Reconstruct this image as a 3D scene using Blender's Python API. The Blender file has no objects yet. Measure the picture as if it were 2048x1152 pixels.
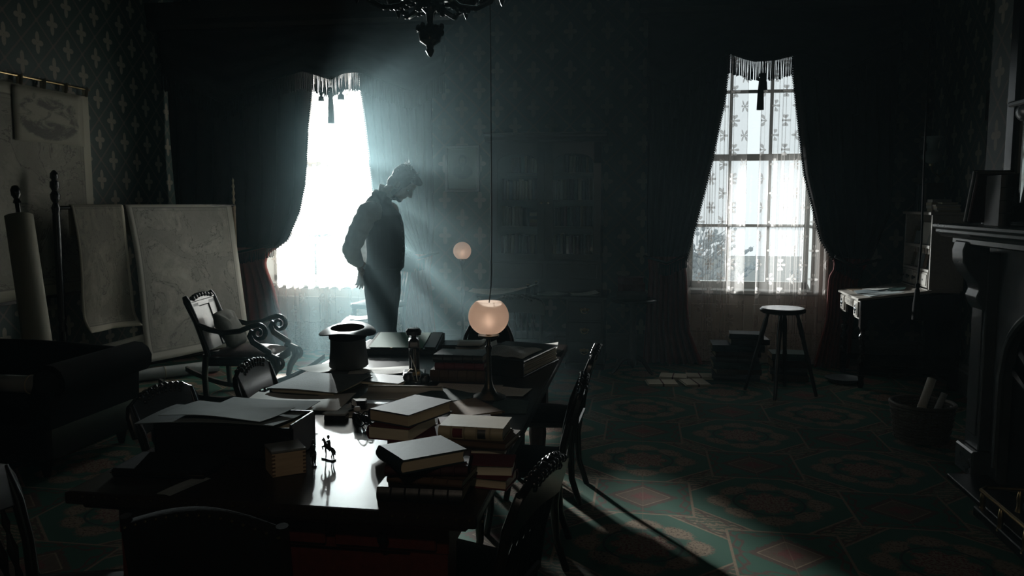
import bpy, bmesh, math, random
from mathutils import Vector, Matrix, Euler
random.seed(7)
PI = math.pi
SC = bpy.context.scene
COL = SC.collection
R = math.radians

# ------------------------------------------------------------------ camera, sky, lamps, exposure
cam_d = bpy.data.cameras.new('camera')
cam = bpy.data.objects.new('camera', cam_d); COL.objects.link(cam)
cam_d.sensor_width = 36.0; cam_d.lens = 28.83; cam_d.clip_start = 0.02
cam.location = (0, 0, 1.60)
cam.rotation_euler = (R(90 - 5.92), 0, R(9.03))
SC.camera = cam
SC.view_settings.view_transform = 'Standard'
SC.view_settings.look = 'None'
SC.view_settings.exposure = 0.0
SC.view_settings.gamma = 1.0
SC.view_settings.use_curve_mapping = False
SC.cycles.transparent_max_bounces = 32
SC.cycles.max_bounces = 9
SC.cycles.diffuse_bounces = 4
SC.cycles.volume_bounces = 1
SC.cycles.sample_clamp_indirect = 3.0
SC.cycles.volume_step_rate = 2.5
SC.cycles.volume_max_steps = 128

SKY = 1.25
HAZE = 0.068            # smoke density in the window corner, per metre
w = bpy.data.worlds.new('world'); SC.world = w; w.use_nodes = True
bg = w.node_tree.nodes['Background']
bg.inputs[0].default_value = (0.90, 0.97, 1.0, 1); bg.inputs[1].default_value = SKY

sp_d = bpy.data.lights.new('sun_lamp_outside', 'SPOT')
sp = bpy.data.objects.new('sun_lamp_outside', sp_d); COL.objects.link(sp)
sp.location = (-5.15, 11.6, 2.50)
sp_d.energy = 25500; sp_d.color = (0.97, 1.0, 0.98)
sp_d.spot_size = R(54); sp_d.spot_blend = 0.4; sp_d.shadow_soft_size = 0.16
sp.rotation_euler = (Vector((-2.9, 7.6, 1.30)) - Vector(sp.location)).to_track_quat('-Z', 'Y').to_euler()

s2_d = bpy.data.lights.new('low_sun_lamp_outside', 'SPOT')
s2 = bpy.data.objects.new('low_sun_lamp_outside', s2_d); COL.objects.link(s2)
s2.location = (-1.30, 10.9, 1.45)
s2_d.energy = 4200; s2_d.color = (0.92, 0.98, 1.0)
s2_d.spot_size = R(30); s2_d.spot_blend = 0.6; s2_d.shadow_soft_size = 0.12
s2.rotation_euler = (Vector((2.15, 7.65, 1.12)) - Vector(s2.location)).to_track_quat('-Z', 'Y').to_euler()

s3_d = bpy.data.lights.new('back_lamp_outside', 'SPOT')
s3 = bpy.data.objects.new('back_lamp_outside', s3_d); COL.objects.link(s3)
s3.location = (-4.50, 11.6, 2.65)
s3_d.energy = 4600; s3_d.color = (0.88, 1.0, 1.0)
s3_d.spot_size = R(26); s3_d.spot_blend = 0.5; s3_d.shadow_soft_size = 0.10
s3.rotation_euler = (Vector((-1.00, 4.1, 0.85)) - Vector(s3.location)).to_track_quat('-Z', 'Y').to_euler()

# ------------------------------------------------------------------ mesh helpers
def rotz(a): return Matrix.Rotation(a, 4, 'Z')
def T(x, y, z): return Matrix.Translation((x, y, z))

class M:
    def __init__(s, mat=None): s.v = []; s.f = []; s.m = mat or Matrix.Identity(4)
    def add(s, vs, fs, mat=None):
        k = len(s.v); m = s.m @ mat if mat else s.m
        s.v += [tuple(m @ Vector(p)) for p in vs]
        s.f += [tuple(i + k for i in f) for f in fs]
        return s
    def box(s, x0, x1, y0, y1, z0, z1, mat=None):
        vs = [(x, y, z) for z in (z0, z1) for y in (y0, y1) for x in (x0, x1)]
        return s.add(vs, [(0,2,3,1),(4,5,7,6),(0,1,5,4),(2,6,7,3),(0,4,6,2),(1,3,7,5)], mat)
    def cbox(s, c, d, mat=None):
        return s.box(c[0]-d[0]/2, c[0]+d[0]/2, c[1]-d[1]/2, c[1]+d[1]/2, c[2]-d[2]/2, c[2]+d[2]/2, mat)
    def loft(s, rings, cap=True, close=False, mat=None):
        n = len(rings[0]); vs = [p for r in rings for p in r]; fs = []
        L = len(rings)
        for i in range(L if close else L - 1):
            a = i * n; b = ((i + 1) % L) * n
            for j in range(n):
                k = (j + 1) % n
                fs.append((a + j, a + k, b + k, b + j))
        if cap and not close:
            fs.append(tuple(range(n - 1, -1, -1))); fs.append(tuple((L - 1) * n + j for j in range(n)))
        return s.add(vs, fs, mat)
    def tube(s, pts, r, n=8, cap=True, close=False, mat=None, flat=1.0):
        P = [Vector(p) for p in pts]; L = len(P)
        if not hasattr(r, '__len__'): r = [r] * L
        rings = []; nrm = None
        for i in range(L):
            if close: t = P[(i + 1) % L] - P[i - 1]
            else: t = P[min(i + 1, L - 1)] - P[max(i - 1, 0)]
            if t.length < 1e-9: t = Vector((0, 0, 1))
            t.normalize()
            if nrm is None:
                up = Vector((0, 0, 1)) if abs(t.z) < 0.9 else Vector((0, 1, 0))
                nrm = up.cross(t).normalized()
            else:
                nrm = (nrm - t * nrm.dot(t))
                if nrm.length < 1e-6: nrm = t.orthogonal()
                nrm.normalize()
            bn = t.cross(nrm)
            rings.append([tuple(P[i] + nrm * (math.cos(2*PI*j/n) * r[i]) + bn * (math.sin(2*PI*j/n) * r[i] * flat)) for j in range(n)])
        return s.loft(rings, cap, close, mat)
    def lathe(s, prof, n=20, c=(0,0,0), mat=None, cap=True):
        rings = [[(c[0] + rr*math.cos(2*PI*j/n), c[1] + rr*math.sin(2*PI*j/n), c[2] + z) for j in range(n)] for rr, z in prof]
        return s.loft(rings, cap, False, mat)
    def prism(s, poly, d0, d1, axis='z', mat=None):
        n = len(poly)
        if axis == 'z': q = lambda p, d: (p[0], p[1], d)
        elif axis == 'y': q = lambda p, d: (p[0], d, p[1])
        else: q = lambda p, d: (d, p[0], p[1])
        vs = [q(p, d0) for p in poly] + [q(p, d1) for p in poly]
        fs = [tuple(range(n-1,-1,-1)), tuple(range(n, 2*n))] + [(i, (i+1)%n, n+(i+1)%n, n+i) for i in range(n)]
        return s.add(vs, fs, mat)
    def ell(s, c, r, n=12, m=8, mat=None):
        if not hasattr(r, '__len__'): r = (r, r, r)
        vs = [(c[0], c[1], c[2]-r[2])]; fs = []
        for i in range(1, m):
            a = -PI/2 + PI*i/m
            for j in range(n):
                b = 2*PI*j/n
                vs.append((c[0]+r[0]*math.cos(a)*math.cos(b), c[1]+r[1]*math.cos(a)*math.sin(b), c[2]+r[2]*math.sin(a)))
        vs.append((c[0], c[1], c[2]+r[2])); top = len(vs) - 1
        for j in range(n):
            k = (j+1) % n
            fs.append((0, 1+k, 1+j)); fs.append((top, top-n+j, top-n+k))
            for i in range(m-2):
                a = 1+i*n; fs.append((a+j, a+k, a+n+k, a+n+j))
        return s.add(vs, fs, mat)
    def grid(s, nu, nv, fn, mat=None):
        vs = [fn(i/nu, j/nv) for j in range(nv+1) for i in range(nu+1)]
        fs = [(j*(nu+1)+i, j*(nu+1)+i+1, (j+1)*(nu+1)+i+1, (j+1)*(nu+1)+i) for j in range(nv) for i in range(nu)]
        return s.add(vs, fs, mat)
    def slab(s, nu, nv, fn, t, mat=None):
        """sheet with thickness t (vertical offset)"""
        A = [Vector(fn(i/nu, j/nv)) for j in range(nv+1) for i in range(nu+1)]
        n = len(A); vs = [tuple(p) for p in A] + [tuple(p + Vector((0,0,-t))) for p in A]
        q = lambda i, j: j*(nu+1)+i
        fs = []
        for j in range(nv):
            for i in range(nu):
                f = (q(i,j), q(i+1,j), q(i+1,j+1), q(i,j+1)); fs.append(f); fs.append(tuple(n+k for k in reversed(f)))
        rim = [q(i,0) for i in range(nu)] + [q(nu,j) for j in range(nv)] + [q(i,nv) for i in range(nu,0,-1)] + [q(0,j) for j in range(nv,0,-1)]
        for a in range(len(rim)):
            b = rim[(a+1) % len(rim)]; a = rim[a]
            fs.append((a, n+a, n+b, b))
        return s.add(vs, fs, mat)
    def build(s, name, mat=None, parent=None, smooth=40, bevel=0, seg=1, solid=0, kind=None, label=None, remesh=0, recalc=True, sub=0, smo=0):
        me = bpy.data.meshes.new(name)
        me.from_pydata(s.v, [], s.f)
        bm = bmesh.new(); bm.from_mesh(me)
        if recalc: bmesh.ops.recalc_face_normals(bm, faces=bm.faces)
        if bevel:
            ed = [e for e in bm.edges if len(e.link_faces) == 2 and e.calc_face_angle(0) > 0.6]
            bmesh.ops.bevel(bm, geom=ed, offset=bevel, segments=seg, affect='EDGES', profile=0.7, clamp_overlap=True)
        bm.to_mesh(me); bm.free()
        o = bpy.data.objects.new(name, me); COL.objects.link(o)
        if remesh:
            md = o.modifiers.new('r', 'REMESH'); md.mode = 'VOXEL'; md.voxel_size = remesh
            if smo:
                m2 = o.modifiers.new('s', 'SMOOTH'); m2.factor = 0.5; m2.iterations = smo
            dg = bpy.context.evaluated_depsgraph_get(); dg.update()
            nm = bpy.data.meshes.new_from_object(o.evaluated_get(dg))
            o.modifiers.clear(); o.data = nm; me = nm; nm.name = name
        if solid:
            md = o.modifiers.new('thickness', 'SOLIDIFY'); md.thickness = solid; md.offset = 0
        if sub:
            md = o.modifiers.new('sub', 'SUBSURF'); md.levels = sub; md.render_levels = sub
        if mat:
            if not isinstance(mat, bpy.types.Material): mat = MT[mat]
            me.materials.append(mat)
        if smooth:
            me.shade_smooth()
            if smooth < 180: me.set_sharp_from_angle(angle=R(smooth))
        if parent: o.parent = parent
        if kind: o['kind'] = kind
        if label: o['label'] = label
        return o

def tag(o, label=None, cat=None, group=None, kind=None):
    if label: o['label'] = label
    if cat: o['category'] = cat
    if group: o['group'] = group
    if kind: o['kind'] = kind
    return o
def thing(name, label, cat, loc=(0,0,0), rz=0, group=None, rx=0, ry=0):
    o = bpy.data.objects.new(name, None); COL.objects.link(o)
    o.empty_display_size = 0.05
    o.location = loc; o.rotation_euler = (rx, ry, rz)
    return tag(o, label, cat, group)
def struct(name, loc=(0,0,0)):
    o = bpy.data.objects.new(name, None); COL.objects.link(o); o.location = loc; o['kind'] = 'structure'; return o
KIDS = {}
def dup(root, loc, rz=0, label=None, group=None, rx=0, ry=0, mats=None):
    def cp(o, parent):
        c = o.copy(); COL.objects.link(c); c.parent = parent
        if mats and o.type == 'MESH' and o.name.split('.')[0] in mats:
            c.data = o.data.copy(); c.data.materials.clear(); c.data.materials.append(MT[mats[o.name.split('.')[0]]])
        for ch in list(o.children): cp(ch, c)
        return c
    c = cp(root, None)
    c.location = loc; c.rotation_euler = (rx, ry, rz)
    if label: c['label'] = label
    if group: c['group'] = group
    return c
def arc(cx, cy, r, a0, a1, n):
    return [(cx + r*math.cos(a0+(a1-a0)*i/n), cy + r*math.sin(a0+(a1-a0)*i/n)) for i in range(n+1)]
def interp(pts, z):
    """piecewise smooth x(z) through (x,z) points given with z descending or ascending"""
    p = sorted(pts, key=lambda q: q[1])
    if z <= p[0][1]: return p[0][0]
    if z >= p[-1][1]: return p[-1][0]
    for (x0, z0), (x1, z1) in zip(p, p[1:]):
        if z0 <= z <= z1:
            t = (z - z0)/(z1 - z0)
            return x0 + (x1-x0)*t

# ------------------------------------------------------------------ materials
MT = {}
class E:
    """node expression"""
    nt = None
    def __init__(s, k): s.k = k
    @staticmethod
    def op(o, *a):
        n = E.nt.nodes.new('ShaderNodeMath'); n.operation = o
        for i, x in enumerate(a):
            if isinstance(x, E): E.nt.links.new(x.k, n.inputs[i])
            else: n.inputs[i].default_value = x
        return E(n.outputs[0])
    def __add__(s, o): return E.op('ADD', s, o)
    __radd__ = __add__
    def __sub__(s, o): return E.op('SUBTRACT', s, o)
    def __rsub__(s, o): return E.op('SUBTRACT', o, s)
    def __mul__(s, o): return E.op('MULTIPLY', s, o)
    __rmul__ = __mul__
    def __truediv__(s, o): return E.op('DIVIDE', s, o)
    def __neg__(s): return s * -1.0
def eabs(a): return E.op('ABSOLUTE', a)
def emin(a, b): return E.op('MINIMUM', a, b)
def emax(a, b): return E.op('MAXIMUM', a, b)
def eround(a): return E.op('ROUND', a)
def efmod(a, b): return E.op('FLOORED_MODULO', a, b)
def elt(a, b): return E.op('LESS_THAN', a, b)
def soft(a, edge, wd):
    """1 below edge, 0 above, over width wd"""
    n = E.nt.nodes.new('ShaderNodeMapRange'); n.clamp = True; n.interpolation_type = 'SMOOTHSTEP'
    E.nt.links.new(a.k, n.inputs[0]); n.inputs[1].default_value = edge - wd; n.inputs[2].default_value = edge + wd
    n.inputs[3].default_value = 1; n.inputs[4].default_value = 0
    return E(n.outputs[0])
def noise(co, scale, detail=3, rough=0.55, dist=0.0):
    n = E.nt.nodes.new('ShaderNodeTexNoise'); n.inputs['Scale'].default_value = scale
    n.inputs['Detail'].default_value = detail; n.inputs['Roughness'].default_value = rough; n.inputs['Distortion'].default_value = dist
    if co is not None: E.nt.links.new(co, n.inputs['Vector'])
    return E(n.outputs[0])
def coords(kind='Object'):
    n = E.nt.nodes.new('ShaderNodeTexCoord'); return n.outputs[kind]
def xyz(co):
    n = E.nt.nodes.new('ShaderNodeSeparateXYZ'); E.nt.links.new(co, n.inputs[0]); return [E(n.outputs[i]) for i in range(3)]
def cmix(fac, a, b):
    n = E.nt.nodes.new('ShaderNodeMix'); n.data_type = 'RGBA'; n.clamp_factor = True
    for x, i in ((fac, 0), (a, 6), (b, 7)):
        if isinstance(x, E): E.nt.links.new(x.k, n.inputs[i])
        elif i == 0: n.inputs[0].default_value = x
        else: n.inputs[i].default_value = tuple(x) + (1,)
    return E(n.outputs[2])
def new_mat(name):
    m = bpy.data.materials.new(name); m.use_nodes = True; E.nt = m.node_tree
    b = m.node_tree.nodes['Principled BSDF']; MT[name] = m
    return m, b
def lk(a, b): E.nt.links.new(a.k if isinstance(a, E) else a, b)
def bump(h, st, dist=0.01):
    n = E.nt.nodes.new('ShaderNodeBump'); n.inputs['Strength'].default_value = st; n.inputs['Distance'].default_value = dist
    lk(h, n.inputs['Height']); return n.outputs[0]
def simple(name, col, rough=0.5, var=0.25, scale=20, spec=0.5, metal=0, bmp=0.0, bscale=60, stretch=None, coat=0, sheen=0):
    m, b = new_mat(name)
    co = coords()
    if stretch:
        mp = E.nt.nodes.new('ShaderNodeMapping'); mp.inputs['Scale'].default_value = stretch; E.nt.links.new(co, mp.inputs[0]); co = mp.outputs[0]
    nz = noise(co, scale, 4, 0.6)
    c2 = tuple(x * (1 - var) for x in col); c3 = tuple(min(1, x * (1 + var)) for x in col)
    lk(cmix(nz, c2, c3), b.inputs['Base Color'])
    b.inputs['Roughness'].default_value = rough; b.inputs['Metallic'].default_value = metal
    b.inputs['Specular IOR Level'].default_value = spec
    if coat: b.inputs['Coat Weight'].default_value = coat; b.inputs['Coat Roughness'].default_value = 0.12
    if sheen: b.inputs['Sheen Weight'].default_value = sheen
    if bmp: lk(bump(noise(co, bscale, 3), bmp), b.inputs['Normal'])
    return m

simple('wood_dark', (0.013, 0.0075, 0.0055), 0.22, 0.5, 6, stretch=(12, 12, 1.2), bmp=0.05)
simple('wood_black', (0.008, 0.0055, 0.005), 0.22, 0.4, 8, stretch=(1.5, 10, 10), bmp=0.04)
simple('mahogany', (0.075, 0.014, 0.010), 0.36, 0.5, 5, stretch=(10, 1.5, 10), bmp=0.04)
simple('table_top', (0.016, 0.010, 0.008), 0.29, 0.4, 5, stretch=(14, 1.2, 1), bmp=0.03, bscale=30, spec=0.13, coat=0.0)
simple('wood_pale', (0.33, 0.235, 0.145), 0.55, 0.3, 7, stretch=(1, 8, 14))
simple('wood_grey', (0.10, 0.10, 0.095), 0.5, 0.4, 9, stretch=(8, 1, 1))
simple('wood_mid', (0.085, 0.05, 0.03), 0.42, 0.4, 6, stretch=(10, 10, 1.2))
simple('desk_wood', (0.34, 0.30, 0.26), 0.30, 0.3, 5, stretch=(8, 1.5, 8), spec=0.6)
simple('slate_paint', (0.10, 0.12, 0.125), 0.35, 0.25, 8)
simple('paper', (0.52, 0.50, 0.45), 0.8, 0.14, 9)
simple('paper_grey', (0.30, 0.32, 0.31), 0.7, 0.2, 8)
simple('paper_blue', (0.17, 0.195, 0.20), 0.8, 0.25, 10, spec=0.2)
simple('paper_brown', (0.17, 0.11, 0.065), 0.65, 0.3, 12)
simple('page_edge', (0.40, 0.32, 0.22), 0.85, 0.25, 6, stretch=(2, 2, 160))
simple('page_pale', (0.50, 0.44, 0.33), 0.85, 0.2, 6, stretch=(2, 2, 160))
simple('cover_violet', (0.032, 0.034, 0.044), 0.6, 0.35, 25, spec=0.10, bmp=0.05)
simple('cover_teal', (0.016, 0.026, 0.030), 0.55, 0.3, 22, spec=0.10, bmp=0.05)
simple('cover_red', (0.085, 0.015, 0.018), 0.6, 0.35, 25, spec=0.10, bmp=0.05)
simple('cover_wine', (0.035, 0.012, 0.012), 0.6, 0.35, 25, spec=0.10, bmp=0.05)
simple('cover_black', (0.012, 0.011, 0.011), 0.4, 0.4, 25, bmp=0.05)
simple('cover_brown', (0.06, 0.034, 0.020), 0.6, 0.35, 25, spec=0.10, bmp=0.06)
simple('cover_tan', (0.15, 0.09, 0.045), 0.6, 0.35, 25, spec=0.10, bmp=0.06)
simple('cover_green', (0.025, 0.045, 0.038), 0.6, 0.35, 25, spec=0.10, bmp=0.06)
simple('vellum', (0.24, 0.195, 0.12), 0.5, 0.25, 14, bmp=0.05)
simple('gilt', (0.55, 0.42, 0.20), 0.35, 0.2, 40, metal=0.9)
simple('brass', (0.30, 0.22, 0.11), 0.3, 0.3, 30, metal=1.0)
simple('iron', (0.02, 0.021, 0.022), 0.32, 0.3, 30, metal=0.6, bmp=0.06, bscale=120)
simple('chandelier_bronze', (0.035, 0.033, 0.03), 0.25, 0.4, 30, metal=0.8)
simple('hat_silk', (0.012, 0.013, 0.014), 0.5, 0.2, 40)
simple('hat_inside', (0.05, 0.03, 0.022), 0.6, 0.2, 20)
simple('drape', (0.011, 0.007, 0.006), 0.9, 0.35, 14, spec=0.1, bmp=0.1, bscale=150)
simple('drape_red', (0.15, 0.024, 0.018), 0.85, 0.35, 14, bmp=0.1, bscale=150)
simple('fringe', (0.008, 0.006, 0.005), 0.9, 0.3, 40, spec=0.08)
simple('velvet_dark', (0.004, 0.003, 0.003), 0.9, 0.3, 20, spec=0.08)
simple('leather_black', (0.006, 0.005, 0.005), 0.95, 0.3, 30, spec=0.1, bmp=0.1, bscale=90)
simple('cushion', (0.10, 0.095, 0.075), 0.8, 0.3, 18, bmp=0.15, bscale=120)
simple('seat_brocade', (0.07, 0.035, 0.028), 0.8, 0.6, 35, bmp=0.2, bscale=80)
simple('wool_black', (0.008, 0.009, 0.011), 0.9, 0.25, 60, spec=0.1)
simple('shirt', (0.34, 0.34, 0.33), 0.8, 0.1, 20)
simple('skin', (0.20, 0.125, 0.09), 0.5, 0.15, 30)
simple('hair', (0.006, 0.005, 0.005), 0.75, 0.4, 60, spec=0.08)
simple('hair_rim', (0.06, 0.055, 0.05), 0.4, 0.4, 60)  # stray locks only: rim light on the hair put into a paler colour
simple('shoe', (0.012, 0.011, 0.011), 0.3, 0.2, 20)
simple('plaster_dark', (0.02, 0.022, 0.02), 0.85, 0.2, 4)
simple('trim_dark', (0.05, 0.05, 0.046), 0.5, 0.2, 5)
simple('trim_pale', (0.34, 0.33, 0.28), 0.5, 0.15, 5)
simple('cream_paint', (0.82, 0.74, 0.67), 0.5, 0.1, 6)
simple('bronze_dark', (0.06, 0.05, 0.035), 0.35, 0.3, 30, metal=0.9)
simple('window_paint', (0.42, 0.42, 0.40), 0.5, 0.12, 6)
simple('marble', (0.07, 0.08, 0.085), 0.25, 0.35, 6, spec=0.6)
simple('marble_dark', (0.05, 0.058, 0.062), 0.25, 0.4, 6, spec=0.6)
simple('wicker', (0.07, 0.055, 0.04), 0.7, 0.4, 40, bmp=0.2)
simple('baize', (0.06, 0.24, 0.17), 0.75, 0.12, 60)
simple('felt_dark', (0.02, 0.022, 0.022), 0.8, 0.2, 40)
simple('bark', (0.10, 0.10, 0.095), 0.9, 0.3, 20)
simple('frosted_twig', (0.42, 0.46, 0.48), 0.9, 0.3, 20)
simple('lawn', (0.28, 0.30, 0.29), 0.9, 0.3, 2)
simple('stone_facade', (0.5, 0.5, 0.48), 0.9, 0.1, 2)
simple('print_white', (0.50, 0.49, 0.45), 0.7, 0.06, 10)

# carpet: octagon medallions, diamonds and braided strips
def carpet():
    m, b = new_mat('carpet')
    co = coords(); X, Y, Z = xyz(co)
    fine = noise(co, 260, 2, 0.7); big = noise(co, 26, 3, 0.6); mid = noise(co, 70, 2, 0.6)
    u = (X - 0.025) / 0.667; v = (Y - 3.76) / 0.655
    s = u + v; d = u - v
    Sx = eround(s / 2.0) * 2.0; Dx = eround(d / 2.0) * 2.0
    ds = s - Sx; dd = d - Dx                       # -1..1
    du = (ds + dd) * 0.5; dv = (ds - dd) * 0.5     # offset from medallion
    au = eabs(du); av = eabs(dv); a = au + av
    green = cmix(fine, (0.005, 0.042, 0.026), (0.012, 0.072, 0.045))
    tan = cmix(mid, (0.08, 0.058, 0.036), (0.20, 0.15, 0.098))
    brown = cmix(mid, (0.022, 0.014, 0.009), (0.07, 0.04, 0.025))
    red = cmix(mid, (0.06, 0.012, 0.011), (0.125, 0.037, 0.028))
    col = green
    # diagonal strip between octagons
    rib = eabs(efmod((ds - dd) * 9.0 + big * 2.0, 1.0) - 0.5)
    strip = cmix(soft(rib + (mid - 0.5) * 0.5, 0.2, 0.08), cmix(mid, (0.012, 0.05, 0.03), (0.05, 0.05, 0.03)), tan)
    inS = 1.0 - soft(a, 0.80, 0.006)
    col = cmix(inS, col, strip)
    wave = soft(eabs(eabs(a - 0.86) - 0.022 - 0.02 * E.op('SINE', (ds - dd) * 22.0)), 0.012, 0.008)
    col = cmix(wave * inS, col, brown)
    col = cmix(soft(eabs(a - 0.80), 0.012, 0.005), col, tan)
    col = cmix(soft(eabs(a - 0.832), 0.008, 0.004), col, brown)
    # square cell around the diamond (offset 1,0)
    eu = 1.0 - au; ev = av
    fu = au; fv = 1.0 - av
    du1 = emin(emax(eu, ev), emax(fu, fv)); s1 = emin(eu + ev, fu + fv)
    sq = soft(du1, 0.385, 0.004)
    col = cmix(sq, col, green)
    chain = soft(eabs(eabs(du1 - 0.335) - 0.018 - 0.02 * E.op('SINE', s1 * 30.0)), 0.012, 0.006)
    col = cmix(chain * sq, col, brown)
    col = cmix(soft(eabs(du1 - 0.39), 0.010, 0.004), col, tan)
    col = cmix(soft(s1 + (mid - 0.5) * 0.12, 0.29, 0.01), col, brown)
    col = cmix(soft(s1, 0.22, 0.006), col, cmix(big, (0.045, 0.029, 0.019), (0.085, 0.055, 0.035)))
    col = cmix(soft(eabs(s1 - 0.22), 0.008, 0.004), col, tan)
    col = cmix(soft(s1 + (mid - 0.5) * 0.2, 0.10, 0.02), col, red)
    # medallion: ring of flower sprays
    r = E.op('SQRT', du * du + dv * dv); an = E.op('ARCTAN2', dv, du)
    pet = eabs(E.op('COSINE', an * 4.0)); pet2 = eabs(E.op('COSINE', an * 2.0))
    fl = soft(eabs(r - 0.34 - 0.05 * pet2) - 0.085 * pet + (mid - 0.5) * 0.14, 0.012, 0.02)
    col = cmix(fl, col, tan)
    pk = soft(mid * 1.0, 0.42, 0.05) * fl
    col = cmix(pk, col, brown)
    col = cmix(soft(eabs(r - 0.275), 0.010, 0.004), col, (0.006, 0.022, 0.016))
    ce = soft(r - 0.06 * pet + (mid - 0.5) * 0.12, 0.17, 0.02)
    col = cmix(ce, col, cmix(soft(mid, 0.48, 0.05), tan, red))
    # stepped fringe at octagon edge
    # woven seam
    col = cmix(soft(eabs(efmod(X - 0.025 + 0.3335, 0.667) - 0.3335), 0.0022, 0.001) * 0.4, col, tan)
    lk(col, b.inputs['Base Color'])
    b.inputs['Roughness'].default_value = 0.92; b.inputs['Specular IOR Level'].default_value = 0.2
    lk(bump(fine, 0.25, 0.004), b.inputs['Normal'])
carpet()

def wallpaper(name, ax):
    m, b = new_mat(name)
    co = coords(); c = xyz(co); U = c[ax]; V = c[2]
    fine = noise(co, 180, 2, 0.7); big = noise(co, 6, 3)
    p = 0.187
    u = U / p; v = V / p + 0.27
    s = u + v; d = u - v
    ds = s - eround(s / 2.0) * 2.0; dd = d - eround(d / 2.0) * 2.0
    du = (ds + dd) * 0.5; dv = (ds - dd) * 0.5
    au = eabs(du); av = eabs(dv)
    e1 = ((au - 0.19) / 0.17) * ((au - 0.19) / 0.17) + (dv / 0.125) * (dv / 0.125)
    e2 = (du / 0.125) * (du / 0.125) + ((av - 0.25) / 0.25) * ((av - 0.25) / 0.25)
    e3 = 9.0 + (au - 0.17) * (au - 0.17) / 0.008 + (av - 0.17) * (av - 0.17) / 0.008
    mo = soft(emin(emin(e1, e2), e3) + (fine - 0.5) * 0.7, 1.0, 0.15)
    ln = soft(1.0 - emax(eabs(ds), eabs(dd)) + (fine - 0.5) * 0.03, 0.065, 0.025)
    cr = soft((1.0 - eabs(ds)) + (1.0 - eabs(dd)), 0.16, 0.03)
    base = cmix(big, (0.006, 0.020, 0.017), (0.011, 0.030, 0.024))
    col = cmix(ln * (0.55 + 0.45 * fine), base, (0.065, 0.052, 0.038))
    col = cmix(cr, col, (0.065, 0.052, 0.038))
    col = cmix(mo, col, cmix(fine, (0.085, 0.073, 0.054), (0.185, 0.165, 0.125)))
    lk(col, b.inputs['Base Color']); b.inputs['Roughness'].default_value = 0.6
wallpaper('wallpaper_back', 0); wallpaper('wallpaper_side', 1)

def map_print(name, seed, pale=(0.27, 0.245, 0.19)):
    """old engraved map: paper, rivers, hatched relief, ruled border. uses UV 0..1"""
    m, b = new_mat(name)
    uv = coords('UV'); U, V, _ = xyz(uv)
    off = E.nt.nodes.new('ShaderNodeVectorMath'); off.operation = 'ADD'; off.inputs[1].default_value = (seed*3.7, seed*1.9, seed)
    E.nt.links.new(uv, off.inputs[0]); co = off.outputs[0]
    n1 = noise(co, 3.0, 5, 0.6, 1.2); n2 = noise(co, 9, 6, 0.7, 0.6); n3 = noise(co, 38, 4, 0.75); n4 = noise(co, 2.0, 2)
    col = cmix(n4, tuple(x*0.75 for x in pale), pale)
    col = cmix(soft(1.0 - n1, 0.55, 0.16) * 0.62, col, tuple(x*0.40 for x in pale))
    col = cmix(soft(1.0 - n2, 0.50, 0.12) * 0.40, col, tuple(x*0.45 for x in pale))
    col = cmix(soft(eabs(n1 - 0.5), 0.006, 0.004) * 0.8, col, tuple(x*0.22 for x in pale))
    col = cmix(soft(eabs(n2 - 0.52), 0.008, 0.005) * 0.35, col, tuple(x*0.3 for x in pale))
    col = cmix(soft(n3, 0.40, 0.05) * 0.30, col, tuple(x*0.35 for x in pale))
    e = emin(emin(U, 1.0 - U), emin(V, 1.0 - V) )
    col = cmix(soft(e, 0.055, 0.002) , col, pale)
    col = cmix(soft(eabs(e - 0.055), 0.004, 0.002) * 0.8, col, tuple(x*0.3 for x in pale))
    col = cmix(soft(eabs(e - 0.075), 0.0015, 0.001) * 0.6, col, tuple(x*0.3 for x in pale))
    lk(col, b.inputs['Base Color']); b.inputs['Roughness'].default_value = 0.75
    lk(bump(n2, 0.12, 0.01), b.inputs['Normal'])
map_print('map_print_a', 1); map_print('map_print_b', 2, (0.30, 0.285, 0.245)); map_print('map_print_c', 3, (0.25, 0.235, 0.185))

def vignette_print():
    """engraved landscape vignette with oval edge (UV)"""
    m, b = new_mat('vignette_print')
    uv = coords('UV'); U, V, _ = xyz(uv)
    n = noise(uv, 5, 6, 0.7, 0.8); k = noise(uv, 40, 3)
    x = (U - 0.5) * 2.0; y = (V - 0.5) * 2.0
    r = E.op('SQRT', x*x + y*y)
    pale = (0.20, 0.188, 0.148)
    dk = soft(n + y * 0.10 + eabs(eabs(y) - 0.55) * 0.25, 0.56, 0.10) * soft(r + (n - 0.5) * 0.35, 0.88, 0.06)
    lk(cmix(dk * (0.6 + 0.4 * k), pale, (0.045, 0.045, 0.042)), b.inputs['Base Color']); b.inputs['Roughness'].default_value = 0.8
vignette_print()

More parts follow.
